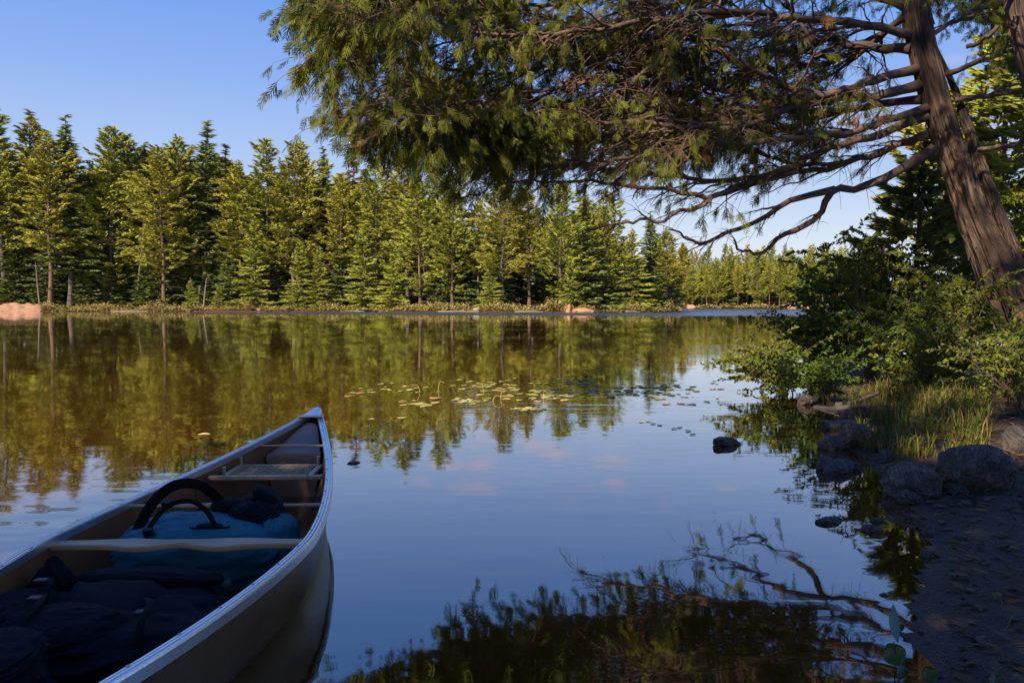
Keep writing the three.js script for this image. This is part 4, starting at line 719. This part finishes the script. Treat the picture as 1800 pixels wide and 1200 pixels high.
// saplings: a young pine with a thin dark trunk, and conifers behind it
function sapling(label, px, d, H, seed, o = {}) {
  const P = conifer({ seed, H, base: .22, rad: H * .26, kind: 'white', green: 'spruce', step: .26, per: 6, dens: 2.6, size: .26, dead: 10, ...o });
  const x = (px - 900) / F * d; return plantTree(P, 'sapling_pine', label, x, d, H, seed, 'saplings on the right bank', 1, M.stem);
}
sapling('young pine with a thin dark trunk left of the leaning cedar', 1612, 11.6, 3.3, 301);
sapling('slender young pine close to the right of the thin dark trunk', 1655, 13, 2.6, 302, { green: 'white' });
sapling('dark young fir rising behind the bushes at the far water', 1545, 13.2, 2.3, 303, { kind: 'spruce', green: 'dark' });
sapling('tall young pine far behind the leaning cedar, boughs beside its trunk', 1745, 15, 6.2, 304, { green: 'white', base: .3, step: .3 });
sapling('tall pine right of the cedar, filling the right edge', 1835, 13, 6.5, 305, { green: 'white', base: .2, step: .3 });
sapling('young pine showing sunlit boughs between the two cedar stems', 1690, 18, 6.0, 306, { green: 'red', base: .35, step: .35 });
{ // second cedar at the right edge, only its bare trunk reaches into the picture
  const d = 8.6, b = at(1850, 640, d), t = thing('cedar_tree', 'cedar trunk cut by the upper right corner of the picture', 'tree', [b.x, groundY(b.x, d), -d]);
  const P = [[1905, 690], [1885, 400], [1852, 200], [1824, 95], [1808, 30], [1800, -60], [1798, -200]].map(([x, y]) => at(x, y, d).sub(t.position));
  part('trunk', fluted(P, (v) => lerp(.24, .14, v), 3, 1.2, 6, 40, 30), M.bark, t);
  limb(t, [[1800, 20, d], [1784, 34, d - .1], [1779, 50, d - .15], [1772, 44, d - .2]].map((q) => at(...q).sub(t.position)), .022, .008, { seed: 401, leafy: () => 0, every: 3 });
  limb(t, [[1806, -60, d], [1770, -90, 8.2], [1720, -100, 7.8]].map((q) => at(...q).sub(t.position)), .05, .02, { seed: 402, leafy: () => .8, reach: 1.2 });
}
// grass and sedge between the rocks
{
  const r = rng(12), s = new Soup();
  for (let k = 0; k < 8000; k++) {
    const px = 1495 + r() * 250, d = 5.6 + 3.9 * r(), x = (px - 900) / F * d, sd = shoreDist(x, d); if (sd < 0.12 || nz(x * 2.4, d * 2.4, 4) < -0.08) continue;
    const y = groundY(x, d), h = (0.07 + 0.23 * r() ** 1.4) * (0.7 + 0.5 * smooth(0.1, 0.9, sd)), a = r() * 6.283, b = 0.25 + 0.95 * r(), w = 0.0026 + 0.003 * r();
    const o = V(x, y - 0.01, -d), dx = Math.cos(a), dz = Math.sin(a), m = V(x + dx * h * b * .3, y + h * .62, -d + dz * h * b * .3), e = V(x + dx * h * b, y + h * (1.02 - .35 * b), -d + dz * h * b), sx = -dz * w, sz = dx * w;
    const dry = r() < 0.26, f = 0.7 + 0.6 * r(), c = dry ? [.26 * f, .15 * f, .06 * f] : [.105 * f * (0.8 + .5 * r()), .135 * f, .020 * f];
    const o1 = V(o.x + sx, o.y, o.z + sz), o2 = V(o.x - sx, o.y, o.z - sz), m1 = V(m.x + sx * .8, m.y, m.z + sz * .8), m2 = V(m.x - sx * .8, m.y, m.z - sz * .8);
    s.tri(o1, o2, m1, c); s.tri(o2, m2, m1, c); s.tri(m1, m2, e, c);
  }
  setting('grass', s.geo(), M.grass, 'green and dry grass between the rocks of the right bank', 'stuff');
  const l = new Soup();
  for (let k = 0; k < 3600; k++) { const near = k > 1800, x = near ? 1.0 + r() * 2.8 : 2.4 + r() * 4, d = near ? 1.7 + r() * 3.6 : 4.6 + r() * 6, sd = shoreDist(x, d); if (sd < 0.1) continue; const y = groundY(x, d) + 0.006 + 0.012 * r(), a = r() * 6.28, L = 0.018 + 0.03 * r(), e = V(Math.cos(a) * L, (r() - .5) * .02, Math.sin(a) * L), w = V(-Math.sin(a) * L * .4, (r() - .3) * .012, Math.cos(a) * L * .4), o = V(x, y, -d), f = 0.6 + r() * .8, c = r() < .5 ? [.22 * f, .10 * f, .04 * f] : [.16 * f, .10 * f, .055 * f]; l.tri(o.clone().sub(e), o.clone().add(w), o.clone().add(e), c); l.tri(o.clone().sub(e), o.clone().add(e), o.clone().sub(w), c); }
  const tw = new Tubes(); for (let k = 0; k < 240; k++) { const x = 1.0 + r() * 3.4, d = 1.7 + r() * 4.6; if (shoreDist(x, d) < 0.05) continue; const a = r() * 6.28, L = 0.04 + 0.16 * r() ** 2, y = groundY(x, d) + 0.006; tw.add([V(x, y, -d), V(x + Math.cos(a) * L * .5 + .01 * r(), y + .008 * r(), -d + Math.sin(a) * L * .5), V(x + Math.cos(a) * L, y + .004, -d + Math.sin(a) * L)], [.0026, .0014], 4); }
  setting('fallen_twigs', tw.geo(), M.twig, 'fallen twigs scattered over the beach', 'stuff');
  setting('leaf_litter', l.geo(), M.leaf, 'fallen brown leaves on the right bank', 'stuff');
}

// ---------------------------------------------------------------- lily pads
{
  const r = rng(21), pads = [0, 1, 2].map((k) => { // round floating leaf with a notch, rim slightly raised
    const q = rng(60 + k), g = new THREE.CylinderGeometry(1, 0.94, 0.07, 22, 1, false, 0.16, 6.0), p = g.attributes.position; for (let i = 0; i < p.count; i++) { const x = p.getX(i), z = p.getZ(i), a = Math.atan2(z, x), f = 1 + 0.06 * Math.sin(3 * a + k) + 0.03 * Math.sin(7 * a); p.setXYZ(i, x * f, p.getY(i) + 0.05 * (x * x + z * z) * Math.sin(2 * a + k * 2), z * f); } g.computeVertexNormals(); return g; });
  const mats = [[.46, .38, .09], [.36, .34, .07], [.52, .38, .13], [.30, .31, .07], [.46, .20, .09]].map((c) => std({ color: col(...c), roughness: 0.7 }));
  let n = 0;
  const put = (px, py, size, label, group, mi) => { const p = onLevel(px, py, 0), m = solo('lily_pad', pads[n % 3], mats[mi ?? Math.floor(r() * 4)], label, 'lily pad', [p.x, 0.006, p.z], group); m.scale.setScalar(size); m.rotation.y = r() * 6.283; n++; };
  put(633, 692, .06, 'reddish lily pad, one of two at the left end of the drift', 'red pads at the left end', 4); put(612, 697, .05, 'reddish lily pad, one of two at the left end of the drift', 'red pads at the left end', 4);
  put(765, 700, .075, 'orange lily pad floating alone left of the pad rafts', undefined, 4);
  put(358, 764, .05, 'yellow lily pad floating alone off the left side of the canoe', undefined, 2);
  put(705, 735, .045, 'small pale pad floating alone left of the sky gap in the water', undefined, 2); put(652, 737, .03, 'tiny pale pad floating alone right of the bow', undefined, 2);
  // rafts: centre column and row, spread in columns and rows, how many
  const rafts = [[700, 684, 90, 14, 22], [735, 710, 45, 7, 20], [825, 706, 45, 7, 26], [860, 680, 80, 20, 40], [940, 695, 80, 16, 44], [930, 720, 60, 6, 16], [1010, 672, 90, 10, 30], [1050, 690, 90, 16, 40], [1140, 690, 70, 14, 34], [1180, 680, 40, 8, 14]];
  const places = ['thin row at the upper left of the drift', 'lower left raft of the drift', 'dense raft left of the middle', 'upper middle of the drift', 'middle of the drift', 'lower middle raft above the sky gap', 'top row of the drift', 'right half of the drift', 'right end of the drift', 'outermost cluster near the bush'];
  rafts.forEach(([cx, cy, sx, sy, count], ri) => { const where = places[ri]; for (let k = 0; k < count; k++) put(cx + (r() + r() - 1) * sx, cy + (r() + r() - 1) * sy * 0.85, 0.024 + 0.032 * r(), `lily pad in the ${where}`, `pads of the ${where}`); });
  for (let k = 0; k < 22; k++) put(1150 + r() * 130, 668 + r() * 46, 0.022 + 0.028 * r(), 'small scattered lily pad in the shade before the overhanging bush', 'scattered shaded pads');
  for (const [px, py] of [[1140, 741], [1148, 745], [1160, 748], [1185, 754], [1195, 752], [1210, 758], [1218, 764], [1128, 742]]) put(px, py, .026, 'small pad of the thin line trailing towards the lone rock', 'pads trailing to the lone rock');
  // bent stalks among the pads
  [[738, 690, -8, 22], [770, 686, 6, 26], [850, 690, -5, 24], [880, 700, 4, 20], [866, 705, 9, 16], [955, 700, 3, 22], [1000, 690, -4, 14], [1035, 682, 5, 24], [1110, 680, 3, 22], [1148, 672, -3, 18]].forEach(([px, py, dx, h], k) => {
    const o = onLevel(px, py, 0), d = -o.z, H = 0.62 * h / F * d, X = dx / F * d;
    solo('reed_stalk', new Tubes().add(curve([V(0, -0.02, 0), V(X * .2, H * .5, 0), V(X * .7, H, 0), V(X * 1.8, H * .82, 0.01)], 8), [0.0034, 0.002], 5).geo(), mats[2], 'bent yellow stalk standing among the lily pads', 'stalk', [o.x, 0, o.z], 'stalks among the lily pads');
  });
}

// ---------------------------------------------------------------- far waterline: sand bank, shore growth, logs, stump
{
  const d0 = 151.5, x0 = (18 - 900) / F * d0, r = rng(3);
  M.sand = std({ color: col(.58, .31, .20), roughness: 0.9, bumpMap: rep(speckBump, 6, 6), bumpScale: 0.25 });
  const g = gridGeo((u, v) => { const x = lerp(-12, 7.5, u), z = lerp(3, -8, v), e = smooth(0, .14, u) * smooth(1, .82, u); return V(x, 2.0 * e * smooth(-0.05, .55, v) * (0.75 + 0.35 * fbm(x * .25, z * .25, 1, 3)) + 0.9 * fbm(x * .8, z * .8, 3, 4) * e - 0.25, z); }, 40, 60, (u, v) => [u * 6, v * 4]);
  g.translate(x0, 0, -d0); setting('sand_bank', g, M.sand, 'orange sand bank at the far waterline, left edge of the picture');
  // low growth along the far waterline
  const grow = (px0, px1, n, hMax, seed, name, label, sz) => {
    const q = rng(seed), s = new Soup();
    for (let k = 0; k < n; k++) {
      const px = lerp(px0, px1, q()), dens = 0.5 + nz(px * 0.02, seed, 1) + 0.5 * nz(px * 0.07, seed, 2); const D = farShoreD(px), d = D + 0.2 + q() * q() * 5, x = (px - 900) / F * d; if (q() > dens + 0.35) continue;
      const y = Math.max(0, groundY(x, d)), h = hMax * (0.3 + 0.7 * q()) * clamp(0.1 + 1.5 * dens * dens, .2, 2.0), f = 0.6 + 0.7 * q(), br = q() < .3, c = br ? [.34 * f, .22 * f, .11 * f] : [.31 * f * (0.85 + .3 * q()), .27 * f, .075 * f];
      for (let z = 0; z < 4; z++) { const a = q() * 6.283, l = sz * (0.4 + 0.6 * q()), o = V(x + (q() - .5) * sz * 2, y + h * q(), -d + (q() - .5) * sz * 2), e = V(Math.cos(a), (q() - .2), Math.sin(a)).multiplyScalar(l), w = V(-Math.sin(a), (q() - .5), Math.cos(a)).multiplyScalar(l * .3); s.tri(o.clone().sub(w), o.clone().add(w), o.clone().add(e), c); }
    }
    setting(name, s.geo(), M.needles, label, 'stuff');
  };
  grow(70, 1195, 8000, 1.2, 71, 'shore_growth', 'yellow green grass and low shrubs along the far waterline', .45);
  grow(1200, 1560, 1500, 1.6, 72, 'shore_growth', 'yellow sedge strip below the distant wood at the end of the bay', .8);
  // logs lying at the waterline
  [[[905, 545], [955, 547], .13, 'pale log lying at the far waterline left of the uprooted stump'], [[600, 546], [640, 547], .12, 'pale log at the waterline below the half-dead brown conifer'], [[195, 545], [260, 546], .09, 'long thin pale log at the waterline right of the sand bank'], [[1100, 541], [1125, 546], .14, 'grey fallen branch at the water near the point'], [[770, 546], [842, 547], .13, 'low pale log in front of the young pines']].forEach(([a, b, rad, label]) => {
    const P = [a, b].map(([px]) => { const d = farShoreD(px) - 0.4; return V((px - 900) / F * d, rad * .6, -d); }), m = P[0].clone().lerp(P[1], .5); m.y += rad * .4; const o = P[0].clone();
    solo('fallen_log', new Tubes().add([P[0], m, P[1]].map((p) => p.clone().sub(o)), [rad, rad * .6], 7, .5).geo(), M.deadWood, label, 'log', [o.x, o.y, o.z]);
  });
  // boulders at the far waterline
  [[780, 9, 'pale boulder at the far waterline, left of two'], [838, 12, 'pale boulder at the far waterline, right of two'], [455, 8, 'white boulder below the small clearing of the far shore'], [440, 26, 'reddish rock face in the small clearing'], [1215, 16, 'reddish boulder at the corner of the bay'], [1392, 18, 'orange rock at the end of the distant sedge strip'], [1425, 16, 'second orange rock right of the distant sedge strip']].forEach(([px, w, label], k) => { const d = farShoreD(px) + (k === 3 ? 3 : .3), W = w / F * d; solo('shore_boulder', stone(W, W * .6, W * .7, 90 + k, 8, .22), k > 2 ? M.sand : std({ color: col(.30, .24, .18), roughness: .9 }), label, 'boulder', [(px - 900) / F * d, Math.max(0, groundY((px - 900) / F * d, d)) + W * .1, -d]); });
  // uprooted stump and straw-coloured mound
  M.straw = std({ color: col(.36, .19, .085), roughness: .95 });
  { const d = farShoreD(1000) - .2, o = V((1000 - 900) / F * d, 0, -d), t = thing('uprooted_stump', 'orange uprooted stump with raised roots at the far waterline', 'stump', [o.x, 0, o.z]); const q = rng(44);
    part('stump', new Tubes().add([V(-.1, 0, 0), V(0, .8, 0), V(.15, 1.3, 0)], [.45, .2], 8, .5).geo(), M.straw, t);
    for (let k = 0; k < 8; k++) { const a = q() * 6.28, L = .7 + .7 * q(); part('root', new Tubes().add(curve([V(0, .5, 0), V(Math.cos(a) * L * .4, .6 + .7 * q(), Math.sin(a) * .4), V(Math.cos(a) * L * .8, q() * 1.6, Math.sin(a) * .6)], 6), [.12, .03], 5, .4).geo(), M.straw, t); } }
  { const d = farShoreD(1025) - .2, q = rng(45), t = thing('beaver_lodge', 'straw-coloured mound of sticks right of the uprooted stump', 'mound', [(1026 - 900) / F * d, 0, -d]);
    const g = stone(3.6, 1.3, 2.2, 66, 10, .3); part('mound', g, M.straw, t); const s = new Tubes(); for (let k = 0; k < 60; k++) { const a = q() * 6.28, b = q() * 1.2, p = V(Math.cos(a) * Math.cos(b) * 1.75, Math.sin(b) * .66, Math.sin(a) * Math.cos(b) * 1.0), e = V(q() - .5, -.2 - .3 * q(), q() - .5).multiplyScalar(1.1); s.add([p, p.clone().add(e)], [.035, .02], 4, 0, false); } part('sticks', s.geo(), M.deadWood, t).userData.kind = 'stuff'; }
  // dead snags
  [[358, 488, 2.5, .16, 'pale leaning dead snag between the two small firs'], [70, 460, 1.5, .14, 'leaning bare pole beside the sand bank'], [348, 500, 3, .12, 'short pale dead stem left of the leaning snag'], [752, 360, 7, .28, 'bare reddish trunk right of the cone-shaped young pine'], [240, 400, 6, .16, 'thin pale birch-like stem in the left forest']].forEach(([px, py, back, rad, label], k) => { const d = farShoreD(px) + back, x = (px - 900) / F * d, y = groundY(x, d), H = at(px, py, d).y - y; const t = thing('dead_snag', label, 'dead tree', [x, y - .1, -d]); part('trunk', new Tubes().add([V(0, 0, 0), V((k % 2 ? -.04 : .05) * H, H * .5, 0), V((k % 2 ? -.07 : .12) * H, H, 0)], [rad, rad * .35], 6, .3).geo(), k === 3 ? M.redBark : M.deadWood, t); const q = rng(500 + k); for (let j = 0; j < 6; j++) { const h = H * (.35 + .6 * q()), a = q() * 6.28, L = .4 + .8 * q(); part('branch', new Tubes().add([V((k % 2 ? -.05 : .07) * h, h, 0), V((k % 2 ? -.05 : .07) * h + Math.cos(a) * L, h + .2, Math.sin(a) * L)], [.04, .01], 4).geo(), M.deadWood, t); } });
}

// ---------------------------------------------------------------- a low plant close to the eye, bottom right
{
  const plant = (label, px, py, leaves) => {
    const o = onLevel(px, py, 0.02), t = thing('seedling', label, 'plant', [o.x, groundY(o.x, -o.z), o.z], 'seedlings at the water edge');
    leaves.forEach(([lx, ly, w, h, tilt, tint]) => {
      const c = at(lx, ly, -o.z).sub(t.position), W = w / F * -o.z, Hh = h / F * -o.z;
      const st = new Tubes().add(curve([V(0, 0, 0), V(c.x * .3, c.y * .6, c.z * .3), V(c.x, c.y - Hh * .5, c.z)], 6), [.0025, .0014], 5).geo(); part('stalk', st, M.stem, t);
      const g = gridGeo((u, v) => { const x = (u * 2 - 1), half = W / 2 * Math.sin(Math.PI * Math.min(1, v * .97 + .015)) ** .8; return V(x * half, (v - .5) * Hh, 0.10 * W * x * x + 0.12 * Hh * (v - .5) ** 2 * 2); }, 10, 8); g.rotateX(-.5); g.rotateZ(tilt); g.translate(c.x, c.y, c.z);
      part('leaf', g, phys({ color: col(...tint), roughness: .4, transmission: .2, thickness: 0 }), t);
    });
  };
  plant('small plant with an upright pale leaf at the bottom right water edge', 1574, 1168, [[1572, 1096, 20, 64, -.1, [.16, .28, .22]], [1572, 1150, 42, 40, .5, [.07, .12, .015]], [1584, 1184, 44, 30, -1.2, [.16, .28, .22]]]);
  plant('small dark green leaf cut by the bottom edge, right of the pale one', 1632, 1204, [[1634, 1186, 32, 30, .3, [.06, .10, .012]], [1745, 1192, 22, 10, 1.3, [.16, .25, .2]]]);
}
renderer.render(scene, camera);
